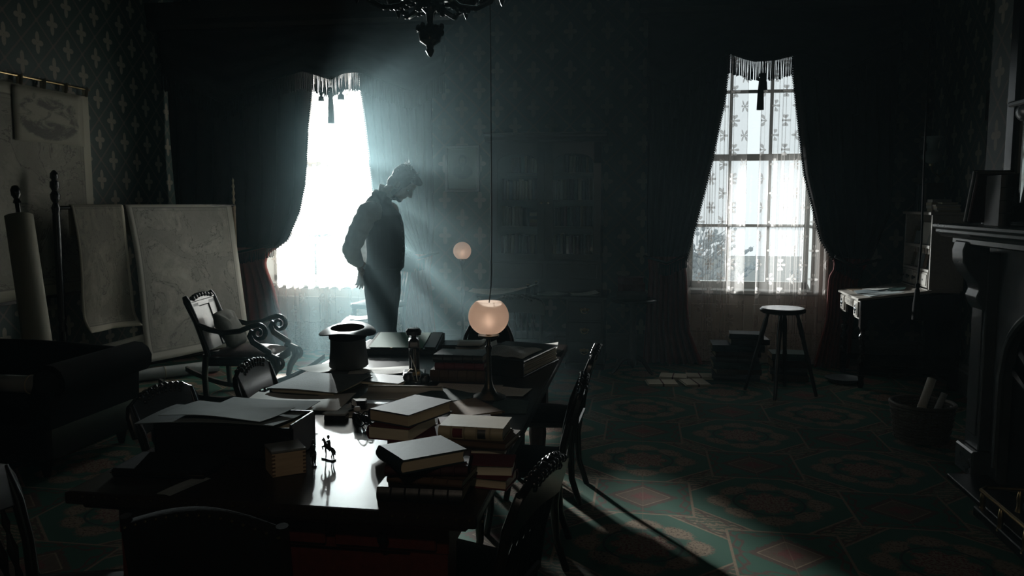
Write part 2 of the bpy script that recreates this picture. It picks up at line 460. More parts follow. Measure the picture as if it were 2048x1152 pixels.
def portrait_print():
    m, b = new_mat('portrait_print')
    uv = coords('UV'); U, V, _ = xyz(uv); n = noise(uv, 30, 4, 0.7)
    x = U - 0.5; y = V - 0.0
    def el(cx, cy, rx, ry): return E.op('SQRT', ((U - cx) / rx) * ((U - cx) / rx) + ((V - cy) / ry) * ((V - cy) / ry)) + (n - 0.5) * 0.35
    pale = (0.40, 0.40, 0.36)
    halo = soft(el(0.5, 0.58, 0.40, 0.32), 0.85, 0.3)
    col = cmix(halo * 0.6, pale, (0.20, 0.20, 0.185))
    col = cmix(soft(el(0.5, 0.42, 0.34, 0.17), 1.0, 0.15), col, (0.10, 0.10, 0.095))
    col = cmix(soft(el(0.5, 0.70, 0.145, 0.145), 1.0, 0.1), col, (0.10, 0.10, 0.095))
    col = cmix(soft(el(0.5, 0.69, 0.095, 0.085), 1.0, 0.1), col, (0.30, 0.30, 0.27))
    col = cmix(soft(el(0.5, 0.58, 0.10, 0.07), 1.0, 0.1), col, (0.15, 0.15, 0.14))
    col = cmix(soft(el(0.5, 0.50, 0.045, 0.07), 1.0, 0.1), col, (0.33, 0.33, 0.30))
    lk(col, b.inputs['Base Color']); b.inputs['Roughness'].default_value = 0.6
portrait_print()

def script_paper(name, pale, ink, rows):
    m, b = new_mat(name)
    uv = coords('UV'); U, V, _ = xyz(uv)
    n = noise(uv, 5, 3); mp = E.nt.nodes.new('ShaderNodeMapping'); mp.inputs['Scale'].default_value = (60, rows, 1); E.nt.links.new(uv, mp.inputs[0])
    k = noise(mp.outputs[0], 1.0, 2)
    line = soft(eabs(efmod(V * rows, 1.0) - 0.5), 0.16, 0.06) * soft(1.0 - k, 0.52, 0.04)
    inn = soft(emax(eabs(U - 0.5), eabs(V - 0.5)), 0.40, 0.01)
    col = cmix(n, tuple(x*0.85 for x in pale), pale)
    col = cmix(line * inn * 0.7, col, ink)
    lk(col, b.inputs['Base Color']); b.inputs['Roughness'].default_value = 0.8; b.inputs['Specular IOR Level'].default_value = 0.2
script_paper('written_paper', (0.50, 0.49, 0.45), (0.12, 0.11, 0.10), 22)
script_paper('written_blue', (0.15, 0.175, 0.18), (0.07, 0.08, 0.08), 26)

def sheer():
    m = bpy.data.materials.new('sheer_lace'); m.use_nodes = True; E.nt = nt = m.node_tree; MT['sheer_lace'] = m
    nt.nodes.remove(nt.nodes['Principled BSDF']); out = nt.nodes['Material Output']
    uv = coords('UV'); U, V, _ = xyz(uv)        # uv in metres of cloth
    px, pz = 0.34, 0.14
    # half drop lattice of six-petal sprigs
    def sprig(ou, ov):
        fu = efmod(U + ou, px) - px/2; fv = efmod(V + ov, pz*2) - pz
        r = E.op('SQRT', fu*fu + fv*fv); an = E.op('ARCTAN2', fv, fu)
        pet = eabs(E.op('COSINE', an * 3.0))
        r = r * 1.0
        return emax(soft(r, 0.011, 0.003), soft(r - 0.060 * pet, 0.004, 0.004) * soft(0.62 - pet, 0.0, 0.12))
    fl = emax(sprig(0, 0), sprig(px/2, pz))
    hem = soft(V, 0.30, 0.01); nz = noise(uv, 30, 3, 0.6, 1.5)
    hemp = soft(eabs(nz - 0.5), 0.07, 0.03) * hem
    wv = noise(uv, 400, 1)
    fl = emin(emax(fl * 0.75, hemp * 0.7 + hem * 0.08), 1.0)
    tr = nt.nodes.new('ShaderNodeBsdfTransparent'); tr.inputs[0].default_value = (0.96, 0.96, 0.96, 1)
    tl = nt.nodes.new('ShaderNodeBsdfTranslucent'); tl.inputs[0].default_value = (0.84, 0.76, 0.71, 1)
    df = nt.nodes.new('ShaderNodeBsdfDiffuse'); df.inputs[0].default_value = (0.66, 0.60, 0.56, 1)
    m1 = nt.nodes.new('ShaderNodeMixShader'); m1.inputs[0].default_value = 0.42
    nt.links.new(tl.outputs[0], m1.inputs[1]); nt.links.new(df.outputs[0], m1.inputs[2])
    m2 = nt.nodes.new('ShaderNodeMixShader')
    op = fl * 0.68 + 0.21 + (wv - 0.5) * 0.06
    nt.links.new(op.k, m2.inputs[0]); nt.links.new(tr.outputs[0], m2.inputs[1]); nt.links.new(m1.outputs[0], m2.inputs[2])
    nt.links.new(m2.outputs[0], out.inputs[0])
sheer()

def glass(name, tint=(0.95, 0.97, 0.97), frost=0.0):
    m = bpy.data.materials.new(name); m.use_nodes = True; E.nt = nt = m.node_tree; MT[name] = m
    nt.nodes.remove(nt.nodes['Principled BSDF']); out = nt.nodes['Material Output']
    tr = nt.nodes.new('ShaderNodeBsdfTransparent'); tr.inputs[0].default_value = tint + (1,)
    gl = nt.nodes.new('ShaderNodeBsdfGlossy'); gl.inputs[1].default_value = 0.03
    lw = nt.nodes.new('ShaderNodeLayerWeight'); lw.inputs[0].default_value = 0.25
    mx = nt.nodes.new('ShaderNodeMixShader')
    fc = E(lw.outputs[0]) * 0.6 + 0.05
    nt.links.new(fc.k, mx.inputs[0]); nt.links.new(tr.outputs[0], mx.inputs[1]); nt.links.new(gl.outputs[0], mx.inputs[2])
    last = mx
    if frost:
        df = nt.nodes.new('ShaderNodeBsdfTranslucent'); df.inputs[0].default_value = tint + (1,)
        d2 = nt.nodes.new('ShaderNodeBsdfDiffuse'); d2.inputs[0].default_value = tint + (1,)
        mm = nt.nodes.new('ShaderNodeMixShader'); mm.inputs[0].default_value = 0.5
        nt.links.new(df.outputs[0], mm.inputs[1]); nt.links.new(d2.outputs[0], mm.inputs[2])
        m3 = nt.nodes.new('ShaderNodeMixShader'); m3.inputs[0].default_value = frost
        nt.links.new(mx.outputs[0], m3.inputs[1]); nt.links.new(mm.outputs[0], m3.inputs[2]); last = m3
    nt.links.new(last.outputs[0], out.inputs[0])
glass('window_glass'); glass('clear_glass', (0.9, 0.95, 0.95)); glass('sconce_glass', (0.75, 0.82, 0.82), 0.35)
def glow_shade(name, col, em):
    """lit lamp shade: frosted glass passing the flame inside"""
    m = bpy.data.materials.new(name); m.use_nodes = True; E.nt = nt = m.node_tree; MT[name] = m
    nt.nodes.remove(nt.nodes['Principled BSDF']); out = nt.nodes['Material Output']
    tl = nt.nodes.new('ShaderNodeBsdfTranslucent'); tl.inputs[0].default_value = col + (1,)
    rf = nt.nodes.new('ShaderNodeBsdfRefraction'); rf.inputs[0].default_value = col + (1,); rf.inputs['Roughness'].default_value = 0.72; rf.inputs['IOR'].default_value = 1.30
    df = nt.nodes.new('ShaderNodeBsdfDiffuse'); df.inputs[0].default_value = col + (1,)
    a = nt.nodes.new('ShaderNodeMixShader'); a.inputs[0].default_value = 0.5
    nt.links.new(tl.outputs[0], a.inputs[1]); nt.links.new(rf.outputs[0], a.inputs[2])
    c = nt.nodes.new('ShaderNodeMixShader'); c.inputs[0].default_value = 0.25
    nt.links.new(a.outputs[0], c.inputs[1]); nt.links.new(df.outputs[0], c.inputs[2])
    nt.links.new(c.outputs[0], out.inputs[0])
glow_shade('lamp_glass', (0.95, 0.87, 0.81), 0.2)
def emit(name, col, st):
    m = bpy.data.materials.new(name); m.use_nodes = True; E.nt = nt = m.node_tree; MT[name] = m
    nt.nodes.remove(nt.nodes['Principled BSDF']); e = nt.nodes.new('ShaderNodeEmission')
    e.inputs[0].default_value = col + (1,); e.inputs[1].default_value = st
    nt.links.new(e.outputs[0], nt.nodes['Material Output'].inputs[0])
emit('flame', (1.0, 0.78, 0.64), 20.0)
emit('flame_small', (1.0, 0.80, 0.66), 14.0)

def set_uv(o, fn):
    me = o.data; uvl = me.uv_layers.new(name='uv')
    for lp in me.loops:
        uvl.data[lp.index].uv = fn(me.vertices[lp.vertex_index].co)

# ------------------------------------------------------------------ room shell
XL, XR, YB, YF, ZC = -5.05, 2.70, 8.45, -1.30, 4.40
WT = 0.35
W1 = (-4.12, -2.68); W2 = (0.42, 1.70); SILL, HEAD = 0.73, 3.45
fl = M().box(XL-WT, XR+WT, YF-WT, YB+WT, -0.25, 0).build('floor', 'carpet', kind='structure', smooth=0)
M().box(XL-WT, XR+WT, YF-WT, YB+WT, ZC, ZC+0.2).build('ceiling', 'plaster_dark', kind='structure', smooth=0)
wb = M()
for a, b_ in ((XL-WT, W1[0]), (W1[1], W2[0]), (W2[1], XR+WT)): wb.box(a, b_, YB, YB+WT, 0, ZC)
for a, b_ in (W1, W2): wb.box(a, b_, YB, YB+WT, 0, SILL-0.04); wb.box(a, b_, YB, YB+WT, HEAD, ZC)
wb.build('wall_back', 'wallpaper_back', kind='structure', smooth=0)
M().box(XL-WT, XL, YF-WT, YB, 0, ZC).build('wall_left', 'wallpaper_side', kind='structure', smooth=0)
M().box(XR, XR+WT, YF-WT, YB, 0, ZC).build('wall_right', 'wallpaper_side', kind='structure', smooth=0)
M().box(XL, XR, YF-WT, YF, 0, ZC).build('wall_front', 'wallpaper_back', kind='structure', smooth=0)
def base_prof(h=0.26, t=0.03): return [(0, 0), (t, 0), (t, h*0.72), (t*0.7, h*0.78), (t*0.7, h*0.86), (t*0.3, h*0.95), (t*0.3, h), (0, h)]
pf = base_prof()
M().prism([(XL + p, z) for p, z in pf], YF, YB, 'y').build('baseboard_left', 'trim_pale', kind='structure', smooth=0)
bb = M()
for a, b_ in ((XL+0.03, W1[0]-0.1), (W1[1]+0.1, W2[0]-0.1), (W2[1]+0.1, XR-0.03)):
    bb.prism([(YB - p, z) for p, z in pf], a, b_, 'x')
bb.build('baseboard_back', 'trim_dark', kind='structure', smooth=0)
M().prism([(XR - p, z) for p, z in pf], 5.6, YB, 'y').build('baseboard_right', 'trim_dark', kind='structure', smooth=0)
cp = [(0, 0), (0.16, 0), (0.16, -0.05), (0.10, -0.09), (0.06, -0.17), (0.02, -0.2), (0.02, -0.26), (0, -0.26)]
M().prism([(YB - p, ZC + z) for p, z in cp], XL, XR, 'x').build('trim_1', 'trim_dark', kind='structure', smooth=0)
M().prism([(XL + p, ZC + z) for p, z in cp], YF, YB, 'y').build('trim_2', 'trim_dark', kind='structure', smooth=0)
# dark doorway on the right wall between the desk and the chimney
dr = struct('door_1', (XR, 6.55, 0))
M().box(-0.012, 0.02, -0.42, 0.42, 0.0, 2.25).build('door_leaf', 'wood_black', dr, smooth=0)
for y0, y1, z0, z1 in ((-0.34, -0.05, 0.2, 0.95), (0.05, 0.34, 0.2, 0.95), (-0.34, -0.05, 1.1, 2.1), (0.05, 0.34, 1.1, 2.1)):
    M().box(-0.022, -0.005, y0, y1, z0, z1).build('panel', 'wood_black', dr, smooth=0, bevel=0.008)
M().box(-0.03, 0.02, -0.53, -0.42, 0, 2.36).box(-0.03, 0.02, 0.42, 0.53, 0, 2.36).box(-0.04, 0.02, -0.55, 0.55, 2.25, 2.48).build('door_frame', 'wood_dark', dr, smooth=0, bevel=0.006)
M().lathe([(0.012, 0), (0.012, 0.03), (0.028, 0.045), (0.022, 0.065), (0.0, 0.07)], 12, mat=T(-0.02, -0.37, 1.02) @ Matrix.Rotation(-PI/2, 4, 'Y')).build('door_knob', 'brass', dr)

def window(n, x0, x1):
    o = struct('window_%d' % n, ((x0+x1)/2, YB, 0)); hw = (x1-x0)/2; y = 0.20
    M().box(-hw, -hw+0.05, 0.0, 0.34, SILL, HEAD).box(hw-0.05, hw, 0.0, 0.34, SILL, HEAD).box(-hw, hw, 0, 0.34, HEAD-0.05, HEAD).build('jamb', 'window_paint', o, smooth=0)
    M().box(-hw-0.02, hw+0.02, -0.04, 0.35, SILL-0.045, SILL).build('sill', 'window_paint', o, smooth=0, bevel=0.006)
    M().box(-hw-0.11, -hw, -0.03, 0.01, 0, HEAD+0.1).box(hw, hw+0.11, -0.03, 0.01, 0, HEAD+0.1).box(-hw-0.11, hw+0.11, -0.03, 0.01, HEAD, HEAD+0.12).build('casing', 'cream_paint', o, smooth=0, bevel=0.006)
    pn = M().box(-hw, hw, -0.012, 0.005, 0.0, SILL-0.05).build('apron_panel', 'cream_paint', o, smooth=0)
    for a in (-hw+0.08, 0.04):
        M().box(a, a+hw-0.12, -0.022, -0.01, 0.14, SILL-0.14).build('raised_panel', 'cream_paint', pn, smooth=0, bevel=0.008)
    iw = hw-0.05; zr = [SILL, 1.37, 2.06, 2.71, HEAD-0.05]; xs = [-iw, -iw/3, iw/3, iw]
    M().box(-iw, iw, y-0.02, y+0.03, 2.025, 2.09).build('meeting_rail', 'window_paint', o, smooth=0)
    M().box(-iw, iw, y-0.02, y+0.03, SILL, SILL+0.07).box(-iw, iw, y-0.02, y+0.03, HEAD-0.1, HEAD-0.05).box(-iw, -iw+0.045, y-0.02, y+0.03, SILL, HEAD-0.05).box(iw-0.045, iw, y-0.02, y+0.03, SILL, HEAD-0.05).build('sash', 'window_paint', o, smooth=0)
    for x in xs[1:3]: M().box(x-0.015, x+0.015, y-0.012, y+0.022, SILL+0.07, HEAD-0.1).build('muntin', 'window_paint', o, smooth=0)
    for z in (1.37, 2.71): M().box(-iw+0.045, iw-0.045, y-0.012, y+0.022, z-0.015, z+0.015).build('muntin', 'window_paint', o, smooth=0)
    for i in range(3):
        for j in range(4):
            M().box(xs[i], xs[i+1], y+0.003, y+0.007, zr[j], zr[j+1]).build('pane', 'window_glass', o, smooth=0)
window(1, *W1); window(2, *W2)

# ------------------------------------------------------------------ outside: ground and frosted bushes below the windows
M().box(-40, 40, 9.2, 90, -4.3, -4.0).build('ground_1', 'lawn', kind='structure', smooth=0)
def bush(x, y, h, wd, label, seed):
    rnd = random.Random(seed)
    t = thing('frosted_bush', label, 'bush', (x, y, -4.0), 0, 'frosted bushes outside the windows')
    M().tube([(0, 0, 0), (0.05, 0, h*0.3), (0, 0.03, h*0.6)], [0.13, 0.10, 0.05], 7).build('trunk', 'bark', t)
    m = M()
    for i in range(420):
        a = rnd.uniform(0, 2*PI); zz = rnd.uniform(0.25, 0.97)*h; rr = wd*math.sqrt(rnd.random())*math.sin(PI*min(1, zz/h*0.9+0.05))**0.6
        p = Vector((rr*math.cos(a), rr*math.sin(a), zz)); d = Vector((math.cos(a), math.sin(a), rnd.uniform(0.3, 1.3)))*rnd.uniform(0.2, 0.5)
        m.tube([p - d*0.6, p, p + d*0.5 + Vector((rnd.uniform(-.1,.1), rnd.uniform(-.1,.1), 0.05))], [0.016, 0.012, 0.004], 3)
        for k in range(4):
            q = p + d*rnd.uniform(-0.3, 0.5); m.ell(q, rnd.uniform(0.02, 0.05), 5, 3)
    o = m.build('twigs', 'frosted_twig', t, smooth=0, recalc=False); o['kind'] = 'stuff'
bush(1.0, 15.5, 5.2, 1.3, 'frosted leafless bush outside, left part of the right window', 1)
bush(4.2, 17.5, 5.0, 1.4, 'frosted leafless bush outside, right part of the right window', 2)
bush(-6.3, 16.5, 5.0, 1.5, 'frosted leafless bush outside beyond the blazing left window', 3)

# ------------------------------------------------------------------ haze in the room
hz = bpy.data.materials.new('thin_haze'); hz.use_nodes = True; MT['thin_haze'] = hz
nt = hz.node_tree; nt.nodes.remove(nt.nodes['Principled BSDF'])
vs_ = nt.nodes.new('ShaderNodeVolumeScatter'); vs_.inputs['Color'].default_value = (0.64, 0.91, 0.98, 1)
vs_.inputs['Density'].default_value = 0.018; vs_.inputs['Anisotropy'].default_value = 0.35
E.nt = nt
hx_, hy_, hz_ = xyz(coords('Object'))
dens = soft(hx_, -0.1, 1.7) * (1.0 - soft(hx_, -2.9, 0.95)) * (1.0 - soft(hy_, 6.0, 1.3)) * soft(hz_, 2.25, 0.95) * (0.75 + 0.5 * noise(coords('Object'), 0.9, 2)) * HAZE + 0.0012
nt.links.new(dens.k, vs_.inputs['Density'])
nt.links.new(vs_.outputs[0], nt.nodes['Material Output'].inputs['Volume'])
hb = M().box(XL-0.2, XR+0.2, YF-0.2, YB+0.16, -0.1, ZC+0.1).build('haze', 'thin_haze', smooth=0)
tag(hb, 'thin hazy smoke filling the air of the whole room', 'haze', kind='stuff')

# ------------------------------------------------------------------ window draperies
def strands(m, line, n, length, rnd, r=0.0035, wob=0.004):
    """hanging fringe strands along a polyline"""
    P = [Vector(p) for p in line]; seg = [0]
    for a, b_ in zip(P, P[1:]): seg.append(seg[-1] + (b_-a).length)
    for i in range(n):
        t = seg[-1]*(i+0.5)/n
        for k in range(len(P)-1):
            if seg[k] <= t <= seg[k+1] + 1e-9:
                q = P[k].lerp(P[k+1], (t-seg[k])/max(1e-9, seg[k+1]-seg[k])); break
        L = length*rnd.uniform(0.9, 1.05)
        x = rnd.uniform(-wob, wob)
        m.tube([q, q+Vector((x, rnd.uniform(-wob, wob), -L*0.5)), q+Vector((x*1.5, 0, -L))], [r, r, r*1.3], 3)

def tassel(m, x, y, ztop, zbot, r=0.03, cord=0.10):
    h = ztop - zbot
    m.tube([(x, y, ztop), (x, y, ztop-cord)], 0.006, 5)
    m.lathe([(0.004, 0), (r*0.55, -0.012), (r*0.6, -0.03), (r*0.35, -0.045), (r*0.55, -0.06), (r*0.85, -(h-cord)*0.55), (r, -(h-cord)), (0.0, -(h-cord))], 10, (x, y, ztop-cord))

def drape(name, label, inner, outer, group, ztie, tie_x, side, mat='drape'):
    """inner/outer edges as (x,z); cloth in real folds; bobble fringe along the inner edge; tieback with tassel fringe"""
    rnd = random.Random(hash(name+label) % 1000 if False else len(label))
    t = thing(name, label, 'curtain', (0, 8.17, 0), 0, group)
    zs = [3.40 - i*(3.38/64) for i in range(65)]
    sgn = 1 if side == 'right' else -1
    def edge(z):
        return interp(inner, z), interp(outer, z)
    def P(u, z):
        xi, xo = edge(z)
        wdt = abs(xi-xo); k = 8
        amp = 0.055*min(1.0, wdt/0.7)
        ph = u*k*2*PI + 0.4*math.sin(z*1.7+u*3)
        x = xo + (xi-xo)*(u + 0.012*math.sin(ph*1.0+1))
        return (x, amp*math.sin(ph) + 0.02*math.sin(u*9+z*2), z)
    m = M()
    up = [z for z in zs if z >= ztie-0.02]; lo = [z for z in zs if z <= ztie+0.03]
    m.grid(96, len(up)-1, lambda u, v: P(u, up[min(len(up)-1, round(v*(len(up)-1)))]))
    m.build('drape_top', mat, t, smooth=180, solid=0.006, recalc=False)
    m = M().grid(96, len(lo)-1, lambda u, v: P(u, lo[min(len(lo)-1, round(v*(len(lo)-1)))]))
    m.build('drape_skirt', 'drape_red' if mat == 'drape' else mat, t, smooth=180, solid=0.006, recalc=False)
    f = M()
    pts = []
    z = 3.05
    while z > ztie-0.02:
        x, y, _ = P(1.0, z); pts.append((x, y, z)); z -= 0.022
    for x, y, zz in pts:
        f.ell((x+sgn*-0.006, y, zz), (0.010, 0.010, 0.009), 6, 4)
        f.tube([(x, y, zz), (x-sgn*0.018, y, zz-0.018)], 0.003, 3)
    f.tube(pts, 0.006, 5)
    o = f.build('edge_fringe', 'fringe', t, smooth=60, recalc=False); o['kind'] = 'stuff'
    # tieback: gathered band with a bullion fringe
    xi, xo = edge(ztie)
    band = [(xi-sgn*0.01, -0.09, ztie+0.05), ((xi+xo)/2, -0.115, ztie-0.04), (tie_x, -0.03, ztie+0.02)]
    pl = [Vector(band[0]).lerp(Vector(band[1]), i/6) for i in range(6)] + [Vector(band[1]).lerp(Vector(band[2]), i/6) for i in range(7)]
    M().tube(pl, 0.035, 8, flat=0.35).build('tieback', 'drape', t)
    f = M(); strands(f, [p - Vector((0, 0, 0.02)) for p in pl[:9]], 46, 0.11, rnd, 0.004)
    o = f.build('tieback_fringe', 'fringe', t, smooth=0, recalc=False); o['kind'] = 'stuff'
    return t

drape('window_drape', 'left dark drape of the blazing left window, gathered by a tieback above its red skirt',
      [(-3.36, 3.4), (-3.411, 2.91), (-3.469, 2.405), (-3.50, 1.80), (-3.56, 1.50), (-3.69, 1.21), (-3.90, 1.06), (-3.93, 0.95), (-3.85, 0.72), (-3.78, 0.40), (-3.69, 0.02)],
      [(-4.98, 3.4), (-4.97, 1.5), (-4.60, 1.1), (-4.55, 0.9), (-4.60, 0.02)], 'drapes at the tall windows', 1.12, -4.6, 'left')
drape('window_drape', 'right dark drape of the blazing left window, behind the standing man',
      [(-2.90, 3.4), (-2.851, 2.72), (-2.782, 2.14), (-2.736, 1.73), (-2.62, 1.42), (-2.37, 1.10), (-2.36, 1.02), (-2.47, 0.9), (-2.44, 0.6), (-2.40, 0.02)],
      [(-2.10, 3.4), (-2.10, 1.5), (-2.12, 1.1), (-2.16, 0.9), (-2.08, 0.02)], 'drapes at the tall windows', 1.08, -2.05, 'right')
drape('window_drape', 'left dark drape of the right window, sweeping wide beside the bookcase',
      [(0.80, 3.4), (0.772, 2.93), (0.744, 2.58), (0.633, 1.965), (0.513, 1.435), (0.443, 1.142), (0.41, 1.02), (0.43, 0.90), (0.445, 0.6), (0.47, 0.35), (0.60, 0.02)],
      [(0.03, 3.4), (0.03, 1.5), (0.05, 1.1), (0.07, 0.9), (0.02, 0.02)], 'drapes at the tall windows', 1.06, 0.02, 'left')
drape('window_drape', 'right dark drape of the right window, gathered behind the writing desk',
      [(1.36, 3.4), (1.393, 2.8), (1.516, 1.864), (1.675, 1.248), (1.80, 1.05), (1.80, 0.98), (1.755, 0.90), (1.75, 0.5), (1.66, 0.02)],
      [(2.30, 3.4), (2.30, 1.5), (2.16, 1.1), (2.04, 0.9), (1.98, 0.02)], 'drapes at the tall windows', 1.05, 2.2, 'right')

def valance(label, x0, x1, xm, low, tass, ext):
    rnd = random.Random(int(abs(xm)*100))
    t = thing('valance', label, 'valance', (0, 8.06, 0), 0, 'swagged valances over the tall windows')
    # swag cloth: bottom edge dips between the drapes
    bot = lambda x: interp(low, 0) if False else None
    def zb(x):
        p = low
        if x <= p[0][0]: return p[0][1] + (p[0][0]-x)*0.5
        if x >= p[-1][0]: return p[-1][1] + (x-p[-1][0])*0.5
        for (a, za), (b_, z_b) in zip(p, p[1:]):
            if a <= x <= b_:
                s_ = (x-a)/(b_-a); return za + (z_b-za)*s_
    def P(u, v):
        x = ext[0] + (ext[1]-ext[0])*u; z = 3.42 + (zb(x)-3.42)*v
        return (x, 0.02*math.sin(v*22 + 2*math.cos((x-xm)*4)) + 0.03*math.sin(x*25)*v*0.3 - 0.02*v, z)
    M().grid(70, 16, P).build('swag', 'drape', t, smooth=180, solid=0.008, recalc=False)
    f = M()
    pts = [(ext[0]+(ext[1]-ext[0])*i/80, -0.02, 0) for i in range(81)]
    pts = [(x, y, zb(x)) for x, y, _ in pts]
    strands(f, pts, int((ext[1]-ext[0])/0.0088), 0.185, rnd, 0.0046, 0.003)
    f.tube(pts, 0.009, 5)
    o = f.build('bullion_fringe', 'fringe', t, smooth=0, recalc=False); o['kind'] = 'stuff'
    for x, z0, z1, r in tass:
        k = M(); tassel(k, x, -0.05, z0, z1, r); k.build('tassel', 'fringe', t)
    # gilded cornice pole box
    c = M().prism([(-0.11, 3.36), (-0.135, 3.40), (-0.12, 3.46), (-0.15, 3.56), (-0.16, 3.62), (0.10, 3.62), (0.10, 3.36)], ext[0]-0.08, ext[1]+0.08, 'x')
    c.build('cornice', 'wood_dark', t, smooth=30)
valance('fringed valance with three tassels over the blazing left window', -3.43, -2.85, -3.13,
        [(-4.3, 2.62), (-4.0, 2.78), (-3.43, 2.93), (-3.28, 2.89), (-3.13, 2.84), (-3.0, 2.90), (-2.85, 2.91), (-2.3, 2.7)],
        [(-3.22, 2.82, 2.62, 0.03), (-3.01, 2.84, 2.63, 0.035), (-3.12, 2.86, 2.40, 0.034), (-4.07, 2.8, 2.45, 0.035)], (-4.98, -1.95))
valance('fringed valance with one long tassel over the right window', 0.77, 1.40, 1.08,
        [(0.2, 2.7), (0.5, 2.86), (0.77, 2.99), (0.9, 2.94), (1.0, 2.91), (1.2, 2.92), (1.32, 2.95), (1.42, 2.97), (1.8, 2.8)],
        [(1.06, 2.90, 2.46, 0.033), (1.085, 2.90, 2.64, 0.034), (0.30, 2.72, 2.38, 0.035), (1.9, 2.75, 2.40, 0.035)], (0.02, 2.28))

def sheer_panel(label, x0, x1, seed, k):
    rnd = random.Random(seed)
    ph = [rnd.uniform(0, 6.28) for _ in range(6)]
    t0 = M()
    nu, nv = 150, 24
    def P(u, v):
        z = 3.36 - 3.345*v
        wq = u + 0.035*math.sin(u*9+ph[0]) + 0.02*math.sin(u*21+ph[1])
        a = 0.030*(0.7+0.5*math.sin(u*5+ph[2]))
        x = x0 + (x1-x0)*u + 0.012*math.sin(wq*k*4*PI+ph[3]) + 0.03*(u-0.5)*v
        return (x, a*math.sin(wq*k*2*PI + 0.25*math.sin(v*3+ph[4])) , z)
    t0.grid(nu, nv, P)
    o = t0.build('sheer_curtain', 'sheer_lace', None, smooth=180, recalc=False)
    me = o.data; uvl = me.uv_layers.new(name='uv')
    W_ = (x1-x0)*1.7
    for lp in me.loops:
        i = lp.vertex_index % (nu+1); j = lp.vertex_index // (nu+1)
        uvl.data[lp.index].uv = (W_*i/nu + seed*0.11, 3.345*(1-j/nv))
    o.location = (0, 8.36, 0)
    tag(o, label, 'sheer curtain', 'sprigged sheer curtains')
sheer_panel('sprigged sheer panel on the left side of the blazing left window', -4.16, -3.40, 1, 8)
sheer_panel('sprigged sheer panel of the blazing left window, half hidden by the standing man', -3.355, -2.30, 2, 9)
sheer_panel('sprigged sheer panel on the left side of the right window', 0.36, 1.00, 3, 9)
sheer_panel('sprigged sheer panel on the right side of the right window, behind the stool', 1.11, 1.84, 4, 10)

# ------------------------------------------------------------------ the long cabinet table
TT = 0.76
t = thing('long_table', 'long heavy mahogany cabinet table buried in books and papers', 'table', (-1.045, 3.46, 0))
hx, hy = 0.615, 1.37
M().box(-hx, hx, -hy, hy, 0.722, TT).build('tabletop', 'table_top', t, smooth=0, bevel=0.010, seg=2)
M().box(-hx+0.03, hx-0.03, -hy+0.03, hy-0.03, 0.70, 0.722).build('under_moulding', 'mahogany', t, smooth=0, bevel=0.008)
M().box(-hx+0.10, hx-0.10, -hy+0.10, hy-0.10, 0.60, 0.70).build('apron', 'mahogany', t, smooth=0, bevel=0.004)
M().box(-hx+0.20, hx-0.20, -hy+0.12, -hy+0.15, 0.22, 0.60).build('end_panel', 'mahogany', t, smooth=0, bevel=0.006)
for k in (-1, 0, 1):
    d_ = M().box(k*0.33-0.15, k*0.33+0.15, -hy+0.085, -hy+0.1, 0.615, 0.69).build('drawer_front', 'mahogany', t, smooth=0, bevel=0.004)
    M().lathe([(0.008, 0), (0.008, 0.012), (0.017, 0.02), (0.012, 0.032), (0, 0.034)], 12, mat=T(k*0.33, -hy+0.086, 0.652) @ Matrix.Rotation(PI/2, 4, 'X')).build('knob', 'wood_black', d_)
for sx in (-1, 1):
    for sy in (-1, 1):
        c = (sx*(hx-0.16), sy*(hy-0.16), 0)
        m = M().cbox((c[0], c[1], 0.565), (0.11, 0.11, 0.28))
        m.lathe([(0.0, 0), (0.035, 0.0), (0.045, 0.03), (0.03, 0.06), (0.04, 0.09), (0.052, 0.26), (0.04, 0.38), (0.055, 0.40), (0.055, 0.425)], 14, c)
        m.build('leg', 'mahogany', t, smooth=35)
# double bead along the top edge, brass
m = M()
for i in range(34): m.ell((-hx+0.06+i*0.036, -hy-0.001, 0.748), (0.004, 0.003, 0.004), 6, 4)
o = m.build('brass_beading', 'brass', t); o['kind'] = 'stuff'

